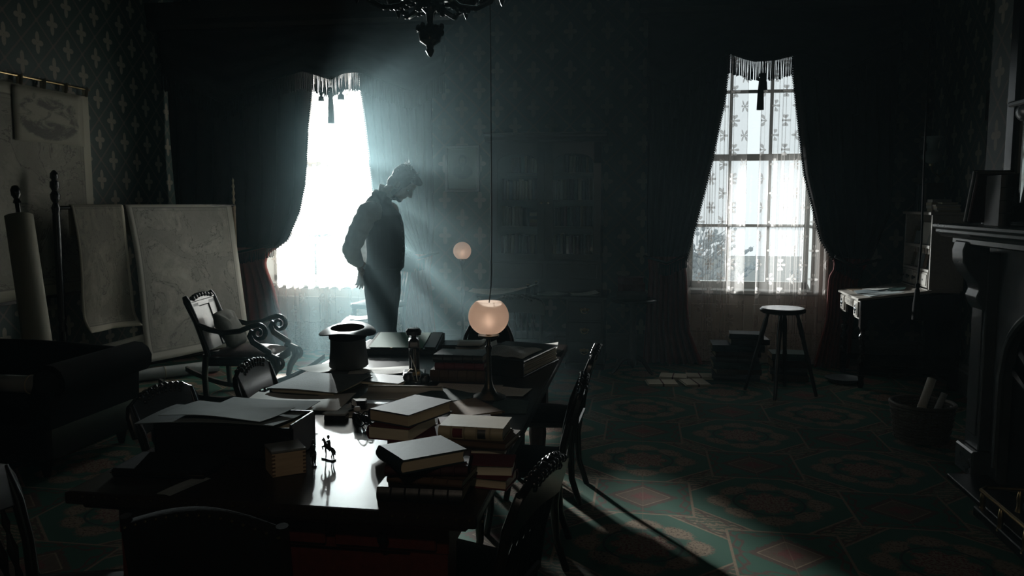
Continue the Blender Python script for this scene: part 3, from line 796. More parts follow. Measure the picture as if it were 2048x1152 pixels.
# ------------------------------------------------------------------ chairs
def crest_poly(wd, zlo, zhi, n=22):
    """arched, carved crest rail outline (y,z)"""
    up = []
    for i in range(n+1):
        y = -wd/2 + wd*i/n; u = 2*y/wd
        z = zhi - 0.060*u*u - (0.03 if abs(u) > 0.93 else 0) + 0.008*math.sin(i*2.1)*(1-abs(u))
        up.append((y, z))
    lo = [(wd/2 - wd*i/8, zlo + 0.012*math.cos(PI*(i/4.0-1))) for i in range(9)]
    return up + lo
def side_chair(label, loc, rz, group):
    t = thing('dining_chair', label, 'chair', loc, rz, group)
    M().prism([(-0.19, -0.17), (-0.19, 0.17), (0.17, 0.22), (0.22, 0.17), (0.22, -0.17), (0.17, -0.22)], 0.415, 0.45).build('seat_frame', 'wood_black', t, smooth=0, bevel=0.008)
    M().slab(10, 10, lambda u, v: (-0.165+0.35*u, (-0.16+0.32*v)*(1+0.15*u), 0.45+0.03*(math.sin(PI*u)*math.sin(PI*v))**0.5 if 0<u<1 and 0<v<1 else 0.452), 0.004).build('seat', 'leather_black', t, smooth=60)
    for s in (-1, 1):
        M().tube([(0.17, s*0.17, 0.43), (0.185, s*0.175, 0.3), (0.18, s*0.175, 0.12), (0.20, s*0.18, 0.0)], [0.02, 0.026, 0.017, 0.016], 10).build('leg', 'wood_black', t)
    for s in (-1, 1):
        M().tube([(-0.165, s*0.16, 0.45), (-0.145, s*0.165, 0.30), (-0.155, s*0.168, 0.14), (-0.20, s*0.172, 0.0)], [0.02, 0.020, 0.017, 0.016], 10).build('leg', 'wood_black', t)
        M().tube([(-0.17, s*0.165, 0.44), (-0.185, s*0.175, 0.56), (-0.215, s*0.185, 0.68), (-0.255, s*0.19, 0.79)], [0.019, 0.017, 0.018, 0.014], 10).build('stile', 'wood_black', t)
    for y in (-0.105, -0.0525, 0, 0.0525, 0.105):
        p0 = Vector((-0.172, y, 0.45)); p1 = Vector((-0.222, y*1.08, 0.69)); d = p1-p0
        rr = [0.006, 0.011, 0.007, 0.012, 0.016, 0.010, 0.006, 0.012, 0.007, 0.006]
        M().tube([p0 + d*i/9 for i in range(10)], rr, 8).build('spindle', 'wood_black', t)
    sh = Matrix.Translation((-0.225, 0, 0.68)) @ Matrix.Rotation(R(-17), 4, 'Y') @ Matrix.Translation((0, 0, -0.68))
    m = M(sh).prism(crest_poly(0.44, 0.675, 0.845), -0.013, 0.013, 'x')
    cr = m.build('crest_rail', 'wood_black', t, smooth=30, bevel=0.004)
    m = M(sh)
    for i in range(9):
        y = -0.13 + i*0.0325; z = 0.838 - 0.055*(2*y/0.44)**2
        for sx in (-0.012, 0.012):
            m.ell((sx, y, z-0.004), (0.012, 0.017, 0.013), 7, 5); m.ell((sx, y*0.85, z-0.026), (0.009, 0.012, 0.011), 7, 5)
    m.build('carving', 'wood_black', cr, smooth=60)
    return t
ch = side_chair('dark carved side chair nearest the camera on the right of the long table', (-0.53, 2.43, 0), PI + R(-13), 'carved side chairs around the long table')
G_ = 'carved side chairs around the long table'
dup(ch, (-0.515, 3.60, 0), PI + R(3), 'middle dark carved side chair on the right of the long table')
dup(ch, (-0.50, 4.41, 0), PI - R(2), 'farthest dark carved side chair on the right of the long table')
dup(ch, (-1.62, 3.72, 0), R(4), 'dark carved side chair on the left of the table, before the rocking chair')
dup(ch, (-1.74, 3.10, 0), R(-5), 'dark carved side chair on the left of the table, beside the sofa')
dup(ch, (-1.66, 2.05, 0), R(10), 'dark carved side chair on the left, nearest the camera at the frame edge')
dup(ch, (-0.98, 7.02, 0), R(82), 'dark carved side chair pulled up to the bookcase secretary')

# near-end chair, leather back with nail heads
t = thing('leather_chair', 'dark leather-backed chair with brass nailheads at the near table end', 'chair', (-1.02, 1.965, 0), R(90))
M().box(-0.2, 0.22, -0.22, 0.22, 0.40, 0.45).build('seat_frame', 'wood_black', t, smooth=0, bevel=0.008)
M().slab(8, 8, lambda u, v: (-0.18+0.38*u, -0.2+0.4*v, 0.45+0.04*math.sin(PI*min(.98, max(.02, u)))**0.5*math.sin(PI*min(.98, max(.02, v)))**0.5), 0.01).build('seat', 'leather_black', t, smooth=60)
for sx, sy in ((0.19, 0.19), (0.19, -0.19)): M().tube([(sx, sy, 0.41), (sx+0.01, sy, 0.2), (sx+0.005, sy, 0)], [0.026, 0.020, 0.017], 10).build('leg', 'wood_black', t)
for s in (-1, 1):
    M().tube([(-0.24, s*0.19, 0.0), (-0.19, s*0.19, 0.25), (-0.18, s*0.19, 0.45), (-0.19, s*0.195, 0.62), (-0.225, s*0.20, 0.85)], [0.018, 0.020, 0.021, 0.018, 0.015], 10).build('leg', 'wood_black', t)
sh = Matrix.Translation((-0.195, 0, 0.66)) @ Matrix.Rotation(R(-9), 4, 'Y')
pl = [(-0.20, -0.005), (0.20, -0.005), (0.20, 0.17)] + [(0.20-0.4*i/14, 0.175+0.045*math.sin(PI*i/14)) for i in range(15)] + [(-0.20, 0.17)]
bp = M(sh).prism(pl, -0.016, 0.02, 'x').build('back_panel', 'leather_black', t, smooth=30, bevel=0.008, seg=2)
m = M(sh)
for i in range(9):
    y = -0.19 + 0.38*i/8
    for z in (0.012, 0.034): m.ell((-0.019, y, z), (0.004, 0.0055, 0.0055), 7, 4)
for i in range(15):
    y = 0.195-0.39*i/14; m.ell((-0.014, y, 0.170+0.045*math.sin(PI*i/14)), (0.006, 0.005, 0.005), 7, 4)
m.build('nailheads', 'brass', bp)['kind'] = 'stuff'

# far-end chair with a round back
t = thing('round_back_chair', 'dark round-backed chair at the far table end behind the lamp', 'chair', (-1.0, 5.10, 0), R(-90))
M().lathe([(0, 0.43), (0.2, 0.43), (0.215, 0.445), (0.2, 0.46), (0, 0.462)], 22).build('seat', 'leather_black', t)
for a in (40, 140, 220, 320):
    M().tube([(0.15*math.cos(R(a)), 0.15*math.sin(R(a)), 0.44), (0.19*math.cos(R(a)), 0.19*math.sin(R(a)), 0)], [0.018, 0.013], 9).build('leg', 'wood_black', t)
hp = [(-0.17-0.06*math.sin(PI*i/16), 0.185*math.cos(PI*i/16)*(1.0 if 0 < i < 16 else 0.95), 0.455+0.41*math.sin(PI*i/16)**0.75) for i in range(17)]
M().tube(hp, 0.013, 9).build('back_hoop', 'wood_black', t)
m = M().grid(12, 8, lambda u, v: (-0.185-0.042*v, (u-0.5)*0.33*math.cos(v*1.15)**0.6, 0.5+0.34*v)); m.build('back_panel', 'leather_black', t, solid=0.02)

# ------------------------------------------------------------------ books and papers
def book(label, c, size, rz, cov, page='page_edge', bands=0, group=None, labels=0, tilt=(0, 0), name='book'):
    L, Wd, Tn = size
    t = thing(name, label, 'book', c, R(rz), group, R(tilt[0]), R(tilt[1]))
    b = 0.0035
    m = M().box(-L/2, L/2, -Wd/2+0.004, Wd/2, 0, b).box(-L/2, L/2, -Wd/2+0.004, Wd/2, Tn-b, Tn)
    n = 8; out = [(-Wd/2 + 0.004 - 0.010*math.sin(PI*i/n), Tn*i/n) for i in range(n+1)]
    inn = [(y+0.004, z) for y, z in reversed(out)]
    m.prism([(y, z) for y, z in out] + inn, -L/2, L/2, 'x')
    cv = m.build('cover', cov, t, smooth=50)
    pg = M(); e = 0.005
    n = 6; po = [(Wd/2 - e - 0.004*math.sin(PI*i/n), b + (Tn-2*b)*i/n) for i in range(n+1)]
    pg.prism([(-Wd/2+0.003, b)] + po + [(-Wd/2+0.003, Tn-b)], -L/2+e, L/2-e, 'x')
    pg.build('pages', page, t, smooth=40)
    for i in range(bands):
        x = -L/2 + L*(i+1)/(bands+1)
        pts = [(x, -Wd/2+0.004-0.012*math.sin(PI*k/8), Tn*k/8) for k in range(9)]
        M().tube(pts, 0.0028, 5).build('spine_band', cov if not labels else 'vellum', cv)
    for i in range(labels):
        x = -L/2 + L*(0.30 + 0.36*i)
        a = [(-Wd/2+0.004-0.0115*math.sin(PI*k/8), Tn*k/8) for k in range(1, 8)]
        M().prism(a + [(y+0.003, z) for y, z in reversed(a)], x-0.016, x+0.016, 'x').build('title_label', 'cover_red' if i == 0 else 'cover_black', cv)
    return t
GA, GB, GC = 'books in the middle pile on the table', 'books in the right pile on the table', 'books in the front pile on the table'
book('wine-red book at the bottom of the middle pile', (-0.80, 2.765, TT), (0.25, 0.165, 0.034), -72, 'cover_red', group=GA)
book('thick cream-edged book in the middle pile, under the violet-grey one', (-0.825, 2.745, TT+0.034), (0.24, 0.158, 0.048), -99, 'cover_red', 'page_pale', group=GA)
book('violet-grey cloth book turned askew on top of the middle pile', (-0.805, 2.775, TT+0.082), (0.250, 0.178, 0.044), -113, 'cover_violet', group=GA, tilt=(0, 0))
book('small book with pale page edge just behind the middle pile', (-0.64, 2.94, TT), (0.20, 0.14, 0.032), -160, 'cover_wine', 'page_pale', group=GA)
book('black book at the bottom of the right pile', (-0.545, 2.545, TT), (0.215, 0.15, 0.036), 178, 'cover_black', group=GB)
book('book with broad pale page edge in the right pile', (-0.525, 2.54, TT+0.036), (0.215, 0.155, 0.034), 184, 'cover_black', 'page_pale', group=GB)
book('brown calf book jutting out of the right pile under the vellum one', (-0.515, 2.55, TT+0.070), (0.235, 0.170, 0.024), -8, 'cover_brown', group=GB)
book('cream vellum book with red and black labels topping the right pile', (-0.525, 2.555, TT+0.094), (0.210, 0.150, 0.040), -2, 'vellum', 'page_pale', bands=4, group=GB, labels=2)
book('lower fawn-edged book at the table edge beside the right pile', (-0.455, 2.365, TT), (0.165, 0.115, 0.034), 172, 'cover_red', group=GB)
book('upper fawn-edged book at the table edge beside the right pile', (-0.452, 2.372, TT+0.034), (0.165, 0.115, 0.036), 184, 'cover_red', 'page_pale', group=GB, tilt=(0, 0))
book('black gilt-tooled book at the bottom of the front pile', (-0.610, 2.245, TT), (0.245, 0.17, 0.042), 2, 'cover_black', bands=5, group=GC)
book('brown ribbed book in the front pile, above the black one', (-0.590, 2.265, TT+0.042), (0.225, 0.165, 0.026), -5, 'cover_brown', 'page_pale', bands=4, group=GC)
book('wine leather book with bright spine dots in the front pile', (-0.605, 2.268, TT+0.068), (0.235, 0.16, 0.030), 8, 'cover_wine', bands=5, group=GC)
book('dark teal book turned askew on top of the front pile', (-0.620, 2.240, TT+0.098), (0.165, 0.205, 0.040), -49, 'cover_teal', group=GC)
GD = 'books in the pile beside the lamp'
book('ribbed brown book at the bottom of the pile beside the lamp', (-0.85, 3.80, TT), (0.265, 0.18, 0.055), 0, 'cover_brown', bands=5, group=GD)
book('dull red book in the middle of the pile beside the lamp', (-0.845, 3.80, TT+0.055), (0.235, 0.165, 0.034), 2, 'cover_red', bands=4, group=GD)
book('black book with dotted spine on top of the pile beside the lamp', (-0.85, 3.81, TT+0.089), (0.24, 0.165, 0.036), -1, 'cover_black', bands=4, group=GD)

def sheet(label, c, size, rz, mat='paper', curl=0.0, th=0.0015, name='sheet_of_paper', cat='paper', ax='x', group=None, wob=0.002, nu=14, nv=10, fold=None):
    sx, sy = size; rnd = random.Random(len(label)*7 + int(abs(c[0]*100)))
    p = [rnd.uniform(0, 6) for _ in range(4)]
    def fn(u, v):
        z = wob*(1+math.sin(u*5+p[0])*math.sin(v*4+p[1])) 
        if curl: z += curl*((u if ax == 'x' else v)**3) + curl*0.25*((1-(u if ax == 'x' else v))**4)
        if fold: z += 0.006*abs(math.sin(PI*u*fold))
        return ((u-0.5)*sx, (v-0.5)*sy, z + th)
    o = M().slab(nu, nv, fn, th).build(name, mat, None, smooth=60)
    k = len(o.data.vertices)//2
    set_uv(o, lambda co: (co.x/sx+0.5, co.y/sy+0.5))
    o.location = c; o.rotation_euler = (0, 0, R(rz))
    tag(o, label, cat, group)
    return o
# left side of the table: flat portfolios with papers
def portfolio(label, c, size, rz, th=0.02, cov='cover_green', pap='paper_blue', over=0.0):
    t = thing('portfolio', label, 'portfolio', c, R(rz))
    sx, sy = size
    M().box(-sx/2, sx/2, -sy/2, sy/2, 0, 0.004).box(-sx/2, -sx/2+0.004, -sy/2, sy/2, 0, th).build('cover', cov, t, smooth=0)
    m = M()
    rnd = random.Random(int(sx*1000))
    k = max(2, int((th-0.005)/0.004))
    for i in range(k):
        dx, dy = rnd.uniform(-0.008, 0.008), rnd.uniform(-0.008, 0.008)
        m.box(-sx/2+0.01+dx, sx/2-0.008+dx, -sy/2+0.008+dy, sy/2-0.008+dy, 0.005+i*0.004, 0.0082+i*0.004)
    m.build('papers', 'page_pale', t, smooth=0)
    tz = 0.006 + k*0.004
    o = M().slab(12, 10, lambda u, v: ((u-0.5)*(sx+over), (v-0.5)*(sy+0.01), tz+0.004*math.sin(u*4)*math.sin(v*3+1)+0.003), 0.002).build('top_sheet', pap, t, smooth=60)
    set_uv(o, lambda co: (co.x/sx+0.5, co.y/sy+0.5))
    return t
portfolio('blue-grey folded portfolio on the table edge before the top hat', (-1.445, 3.52, TT), (0.32, 0.36, ), -6, 0.024, 'cover_green', 'written_blue', 0.02)
sheet('pale sheet lying between the two blue-grey portfolios', (-1.43, 3.20, TT), (0.44, 0.28), 4, 'paper', 0.006, wob=0.006)
portfolio('worn blue-grey portfolio just behind the deep paper box', (-1.455, 2.90, TT), (0.34, 0.30), -3, 0.05, 'cover_brown', 'paper_blue', 0.04)
# deep paper box
t = thing('paper_box', 'deep dark open box overflowing with papers at the left table edge', 'box', (-1.355, 2.545, TT), 0)
bx, by, bh = 0.245, 0.095, 0.125
M().box(-bx, bx, -by, by, 0, 0.01).box(-bx, -bx+0.01, -by, by, 0, bh-0.03).box(bx-0.01, bx, -by, by, 0, bh).box(-bx, bx, -by, -by+0.01, 0, bh-0.012).box(-bx, bx, by-0.01, by, 0, bh).build('box_body', 'wood_black', t, smooth=0, bevel=0.002)
m = M()
for i in range(8): m.box(-bx+0.02, bx-0.03, -by+0.02, by-0.02, 0.012+i*0.012, 0.02+i*0.012)
m.build('paper_stack', 'page_pale', t, smooth=0)
o = M().slab(16, 10, lambda u, v: (-bx-0.06+(2*bx-0.0)*u+0.03*v, -by-0.01+0.20*v, 0.122+0.010*math.sin(u*3+v*2)+0.008*v-0.012*(1-u)), 0.002).build('loose_sheet', 'written_blue', t, smooth=60); set_uv(o, lambda co: (co.x*2+0.5, co.y*3+0.5))
o = M().slab(16, 10, lambda u, v: (-bx+0.02+0.36*u+0.04*v, -by+0.0+0.185*v, 0.138+0.008*math.sin(u*4+v*2)), 0.002).build('loose_sheet', 'paper_blue', t, smooth=60)
# dovetailed wooden box
t = thing('wooden_box', 'small pale dovetailed wooden box beside the toy riders', 'box', (-1.098, 2.368, TT), R(38))
M().box(-0.052, 0.052, -0.048, 0.048, 0, 0.074).build('box_body', 'wood_pale', t, smooth=0, bevel=0.0015)
M().box(-0.054, 0.054, -0.050, 0.050, 0.074, 0.082).build('lid', 'wood_grey', t, smooth=0, bevel=0.002)
m = M()
for sx in (-1, 1):
    for i in range(6): m.box(sx*0.0475-0.005, sx*0.0475+0.005, -0.0487, -0.0475, 0.004+i*0.012, 0.010+i*0.012)
m.build('dovetails', 'wood_mid', t, smooth=0)['kind'] = 'stuff'
# tin riders
def rider(label, loc, rz):
    t = thing('toy_rider', label, 'toy', loc, rz, 'tin riders on the bare table top')
    M().box(-0.026, 0.026, -0.008, 0.008, 0, 0.004).build('stand', 'iron', t, smooth=0)
    m = M()
    m.tube([(-0.020, 0, 0.036), (-0.008, 0, 0.037), (0.008, 0, 0.043), (0.015, 0, 0.050)], [0.0065, 0.0075, 0.0075, 0.006], 8)
    m.tube([(0.012, 0, 0.047), (0.019, 0, 0.060), (0.022, 0, 0.066)], [0.006, 0.0042, 0.004], 8)
    m.tube([(0.020, 0, 0.067), (0.030, 0, 0.060)], [0.0042, 0.0024], 7)
    m.tube([(0.020, 0.001, 0.069), (0.021, 0.001, 0.074)], [0.002, 0.0006], 4)
    for s in (-1, 1):
        m.tube([(-0.019, s*0.004, 0.035), (-0.023, s*0.004, 0.024), (-0.017, s*0.004, 0.014), (-0.020, s*0.004, 0.003)], [0.0045, 0.0032, 0.0022, 0.0022], 6)
    m.tube([(0.013, 0.004, 0.043), (0.026, 0.004, 0.040), (0.022, 0.004, 0.030)], [0.004, 0.0026, 0.002], 6)
    m.tube([(0.012, -0.004, 0.043), (0.019, -0.004, 0.028), (0.016, -0.004, 0.015), (0.018, -0.004, 0.003)], [0.004, 0.0028, 0.002, 0.002], 6)
    m.tube([(-0.024, 0, 0.038), (-0.031, 0, 0.030), (-0.030, 0, 0.018)], [0.0035, 0.003, 0.001], 6)
    m.build('horse', 'iron', t, remesh=0.0013, smooth=180)
    m = M()
    m.tube([(-0.002, 0, 0.044), (-0.003, 0, 0.056), (-0.001, 0, 0.066)], [0.0055, 0.0058, 0.005], 8)
    m.ell((0.000, 0, 0.073), (0.004, 0.0038, 0.0048), 8, 6); m.lathe([(0.007, 0.0755), (0.004, 0.077), (0.0042, 0.082), (0, 0.083)], 8)
    for s in (-1, 1):
        m.tube([(-0.002, s*0.005, 0.046), (0.006, s*0.008, 0.038), (0.003, s*0.008, 0.026), (0.007, s*0.008, 0.025)], [0.0035, 0.003, 0.0024, 0.002], 6)
        m.tube([(-0.001, s*0.005, 0.064), (0.006, s*0.008, 0.057), (0.014, s*0.003, 0.057)], [0.0026, 0.0022, 0.0018], 6)
    m.build('horseman', 'iron', t, remesh=0.0013, smooth=180)
    return t
r1 = rider('tin toy horseman standing alone on the shining table top', (-1.008, 2.500, TT), R(155))
dup(r1, (-1.036, 2.440, TT), R(118), 'tin toy horseman close beside the wooden box, half turned away')
# toy cannon / field gun
t = thing('toy_cannon', 'small dark model field gun among paper curls', 'toy', (-1.035, 2.92, TT), R(158))
M().tube([(-0.03, 0, 0.028), (0.0, 0, 0.031), (0.05, 0, 0.037)], [0.011, 0.009, 0.006], 12).build('barrel', 'iron', t)
for s in (-1, 1):
    m = M().tube([(0.024*math.cos(a), s*0.018, 0.025+0.024*math.sin(a)) for a in [2*PI*i/18 for i in range(18)]], 0.0025, 6, close=True)
    for k in range(4):
        a = PI*k/4; m.tube([(0.024*math.cos(a), s*0.018, 0.025+0.024*math.sin(a)), (-0.024*math.cos(a), s*0.018, 0.025-0.024*math.sin(a))], 0.0015, 4)
    m.build('wheel', 'iron', t)
M().tube([(0, -0.02, 0.025), (0, 0.02, 0.025)], 0.003, 6).tube([(0.0, 0, 0.024), (-0.06, 0, 0.004)], [0.006, 0.004], 6).build('carriage', 'wood_black', t)
# curled papers
def curl_sheet(label, c, w_, rad, turns, rz, mat='paper_grey', flat=0.08):
    pts = []
    n = 26
    for i in range(n+1):
        s = i/n
        if s < 0.4: pts.append((flat*(s/0.4), 0.0015))
        else:
            a = -PI/2 + 2*PI*turns*(s-0.4)/0.6; r = rad*(1-0.25*(s-0.4))
            pts.append((flat + r*math.cos(a), rad + r*math.sin(a)*1.0 - 0.0 + 0.0015))
    m = M(); m.grid(n, 3, lambda u, v: (pts[round(u*n)][0], (v-0.5)*w_*(1-0.1*u), pts[round(u*n)][1]))
    o = m.build('curled_paper', mat, None, smooth=180, solid=0.0012, recalc=False)
    o.location = c; o.rotation_euler = (0, 0, R(rz)); tag(o, label, 'paper'); return o
curl_sheet('torn paper curling up on the table beside the deep paper box', (-1.235, 3.03, TT), 0.11, 0.028, 0.45, 20, 'paper', 0.10)
curl_sheet('broad sheet rolled over at its far edge, behind the violet-grey book', (-1.02, 3.33, TT), 0.36, 0.018, 0.55, 95, 'paper', 0.12)
sheet('pale document lying flat under the small ink boxes', (-1.02, 3.15, TT), (0.34, 0.20), 8, 'written_paper', 0.004)
sheet('pale scrap of paper beside the model field gun', (-1.19, 3.12, TT), (0.10, 0.16), -10, 'paper_grey', 0.012)
def small_box(label, c, size, rz, mat, mat2):
    t = thing('ink_box', label, 'box', c, R(rz)); a, b_, h = size
    M().box(-a/2, a/2, -b_/2, b_/2, 0, h*0.7).build('box_body', mat, t, smooth=0, bevel=0.002)
    M().box(-a/2-0.001, a/2+0.001, -b_/2-0.001, b_/2+0.001, h*0.7, h).build('lid', mat2, t, smooth=0, bevel=0.003)
small_box('small black ink box standing on the pale document', (-1.13, 3.14, TT+0.006), (0.058, 0.045, 0.036), 14, 'wood_black', 'wood_black')
small_box('low dark pen box with pale lid before the ink box', (-1.17, 2.99, TT), (0.085, 0.05, 0.026), 5, 'wood_black', 'paper_grey')
t = thing('ink_bottle', 'small pale-topped ink bottle beside the model field gun', 'bottle', (-1.085, 2.99, TT))
M().lathe([(0, 0), (0.018, 0), (0.02, 0.004), (0.019, 0.022), (0.009, 0.03), (0.009, 0.036), (0, 0.036)], 16).build('body', 'iron', t)
M().lathe([(0.0, 0.036), (0.011, 0.036), (0.014, 0.043), (0.010, 0.052), (0, 0.054)], 14).build('stopper', 'paper', t)
# around the hat
sheet('lit sheet of paper under the left of the top hat', (-1.56, 3.95, TT), (0.20, 0.30), -20, 'paper', 0.01, wob=0.004)
def book_flat(label, c, size, rz, cov, page='page_pale', grp=None): return book(label, c, size, rz, cov, page, group=grp)
book_flat('thin closed ledger in the hat shadow, right of the blue-grey portfolio', (-1.20, 3.66, TT), (0.26, 0.17, 0.020), 168, 'cover_teal')
sheet('long pale sheets lying beside the crown of the top hat', (-1.29, 3.90, TT), (0.30, 0.16), 12, 'paper', 0.005)
sheet('upper pale sheet with a turned corner right of the top hat', (-1.22, 3.86, TT+0.006), (0.20, 0.12), 22, 'written_paper', 0.012)
sheet('thin dark-edged folder under the hat crown', (-1.44, 3.92, TT+0.0), (0.06, 0.20), 40, 'paper_grey', 0.0)
# top hat, upside down
t = thing('top_hat', 'black silk top hat standing upside down on papers', 'hat', (-1.465, 3.93, TT+0.016), R(8), rx=R(4))
H_ = 0.195
def ring(rx, ry, z, n=40): return [(rx*math.cos(2*PI*i/n), ry*math.sin(2*PI*i/n), z) for i in range(n)]
m = M().loft([ring(0.001, 0.001, 0.0), ring(0.090, 0.102, 0.0), ring(0.098, 0.110, 0.006), ring(0.097, 0.109, 0.03), ring(0.089, 0.101, 0.10), ring(0.088, 0.100, 0.15), ring(0.092, 0.104, H_-0.012), ring(0.092, 0.104, H_-0.003)], cap=False)
m.build('crown', 'hat_silk', t, smooth=40)
def brim(z0, off):
    rs = []
    for k, q in enumerate((0.084, 0.098, 0.118, 0.136, 0.142)):
        ring_ = []
        for i in range(48):
            a = 2*PI*i/48; ex = q - 0.084
            z = z0 - 0.030*(ex/0.058)**1.6*abs(math.cos(a))**1.5*(1 if True else 0) + 0.004*(ex/0.058)
            ring_.append((q*math.cos(a)*1.0, (q+0.012)*math.sin(a), z+off))
        rs.append(ring_)
    return rs
top = brim(H_+0.004, 0.0); bo = brim(H_+0.004, -0.005)
M().loft(top + bo[::-1], cap=False, close=True).build('brim', 'hat_silk', t, smooth=50)
M().loft([ring(0.085, 0.097, H_+0.003), ring(0.083, 0.095, H_-0.02), ring(0.080, 0.092, 0.10), ring(0.085, 0.097, 0.012), ring(0.001, 0.001, 0.010)], cap=False).build('lining', 'hat_inside', t, smooth=50)
M().loft([ring(0.0935, 0.1055, H_-0.045), ring(0.0955, 0.1075, H_-0.012), ring(0.090, 0.102, H_-0.012), ring(0.088, 0.100, H_-0.045)], cap=False, close=True).build('hat_band', 'velvet_dark', t, smooth=40)

# green-lined writing slope at the far end
t = thing('writing_slope', 'open portable writing slope lined with pale green baize beyond the hat', 'writing box', (-1.33, 4.50, TT), R(6))
M().prism([(-0.17, 0), (0.17, 0), (0.17, 0.075), (-0.17, 0.035)], -0.20, 0.20, 'x').build('box_body', 'wood_black', t, smooth=0, bevel=0.003)
sl = Matrix.Rotation(math.atan2(0.04, 0.34), 4, 'X')
M(T(0, -0.17, 0.037) @ sl).box(-0.18, 0.12, 0.015, 0.325, 0, 0.003).build('baize', 'baize', t, smooth=0)
M(T(0, -0.17, 0.037) @ sl).box(0.13, 0.19, 0.015, 0.325, 0.0, 0.006).build('pen_tray', 'wood_dark', t, smooth=0)
for a in (-0.06, 0.10): M(T(0, -0.17, 0.036) @ sl).box(a, a+0.012, -0.003, 0.004, -0.004, 0.006).build('hinge', 'brass', t, smooth=0)
sheet('small white note lying at the upper edge of the writing slope', (-1.36, 4.74, TT+0.0), (0.20, 0.12), 20, 'paper', 0.03)
# seal press
t = thing('seal_press', 'black cast iron seal press with a mushroom knob', 'seal press', (-1.085, 3.80, TT), R(15))
M().box(-0.055, 0.055, -0.08, 0.09, 0, 0.02).build('base', 'iron', t, smooth=0, bevel=0.006)
pr = [(0.085, 0.02), (0.085, 0.14), (0.05, 0.185), (-0.05, 0.185), (-0.06, 0.15), (-0.02, 0.14), (0.03, 0.12), (0.04, 0.02)]
M().prism(pr, -0.026, 0.026, 'x').build('frame', 'iron', t, smooth=0, bevel=0.008, seg=2)
M().lathe([(0.012, 0.05), (0.012, 0.175), (0.022, 0.185), (0.012, 0.195), (0.012, 0.203), (0.035, 0.212), (0.038, 0.230), (0.028, 0.243), (0.0, 0.245)], 18, (0, -0.035, 0)).build('knob', 'wood_dark', t)
M().lathe([(0, 0.02), (0.03, 0.02), (0.03, 0.035), (0.02, 0.045), (0, 0.045)], 16, (0, -0.035, 0)).build('die', 'brass', t)
# clutter round the press: small iron stand with quills and weights
t = thing('inkstand', 'dark inkstand with two wells and a quill before the seal press', 'inkstand', (-1.03, 3.645, TT), R(-8))
M().box(-0.07, 0.07, -0.035, 0.035, 0, 0.012).build('tray', 'iron', t, smooth=0, bevel=0.004)
for s in (-1, 1): M().lathe([(0, 0.012), (0.022, 0.012), (0.026, 0.03), (0.018, 0.045), (0.02, 0.05), (0.0, 0.055)], 14, (s*0.042, 0, 0)).build('well', 'iron', t)
M().tube([(0, 0.01, 0.012), (-0.012, 0.015, 0.07), (-0.04, 0.02, 0.13)], [0.002, 0.003, 0.001], 5).build('quill', 'paper', t)
# far papers and folio
book('open blank book with lit pages at the far table end', (-1.04, 4.66, TT), (0.22, 0.17, 0.022), 5, 'cover_black', 'page_pale')
curl_sheet('bright curled sheet lying across the far table end', (-1.06, 4.64, TT+0.023), 0.20, 0.05, 0.16, 10, 'paper', 0.13)
sheet('bright white sheet just left of the lamp globe', (-0.93, 4.55, TT), (0.24, 0.26), 12, 'paper', 0.035)
t = thing('folio_case', 'big flat dark folio case right of the lamp', 'portfolio', (-0.645, 4.13, TT), R(-14))
M().box(-0.155, 0.155, -0.25, 0.25, 0, 0.008).box(-0.155, 0.155, -0.25, 0.25, 0.075, 0.083).box(-0.155, -0.147, -0.25, 0.25, 0, 0.083).box(-0.155, 0.155, -0.25, -0.243, 0, 0.083).build('case', 'cover_black', t, smooth=0, bevel=0.002)
m = M()
for i in range(9): m.box(-0.14, 0.148-0.003*(i % 3), -0.235, 0.24, 0.010+i*0.007, 0.0155+i*0.007)
m.build('papers', 'page_pale', t, smooth=0)
o = sheet('folded and creased document on the folio case', (-0.665, 4.06, TT+0.084), (0.27, 0.28), -14, 'written_paper', 0.0, fold=3)
sheet('grey sheet at the far end of the folio case', (-0.58, 4.50, TT+0.0), (0.24, 0.30), -8, 'paper_grey', 0.0)
sheet('pale grey newspaper atop the far right table corner', (-0.60, 4.62, TT+0.006), (0.26, 0.22), 4, 'written_paper', 0.02)
# under the lamp
sheet('long letter sheet lying under the foot of the lamp', (-0.77, 3.58, TT), (0.30, 0.17), 3, 'written_paper', 0.0)
sheet('small printed page right of the lamp foot', (-0.56, 3.54, TT), (0.14, 0.16), -8, 'written_paper', 0.004)
book_flat('thin dark green folder left of the lamp foot', (-0.83, 3.40, TT), (0.22, 0.20, 0.012), -32, 'cover_green', 'page_pale')
book_flat('thin tan folder with a turned pale edge before the lamp', (-0.69, 3.215, TT), (0.25, 0.19, 0.012), 128, 'cover_tan', 'page_pale')
sheet('dark blotter sheet on the right of the table before the lamp', (-0.53, 3.28, TT), (0.15, 0.22), 4, 'cover_green', 0.0, name='blotter', cat='blotter')
sheet('grey paper lying over the brown book behind the right pile', (-0.55, 2.76, TT), (0.16, 0.14), -25, 'paper_grey', 0.01)
# near left corner
t = thing('leather_case', 'flat black leather case at the near left table corner', 'case', (-1.46, 2.325, TT), R(3))
M().box(-0.15, 0.15, -0.09, 0.09, 0, 0.028).build('case_body', 'leather_black', t, smooth=0, bevel=0.006)
M().tube([(-0.15, -0.092, 0.016), (0.15, -0.092, 0.016)], 0.002, 5).build('metal_edge', 'brass', t)
sheet('narrow grey paper slip at the near left table corner', (-1.335, 2.185, TT), (0.05, 0.16), -14, 'paper_blue', 0.0)

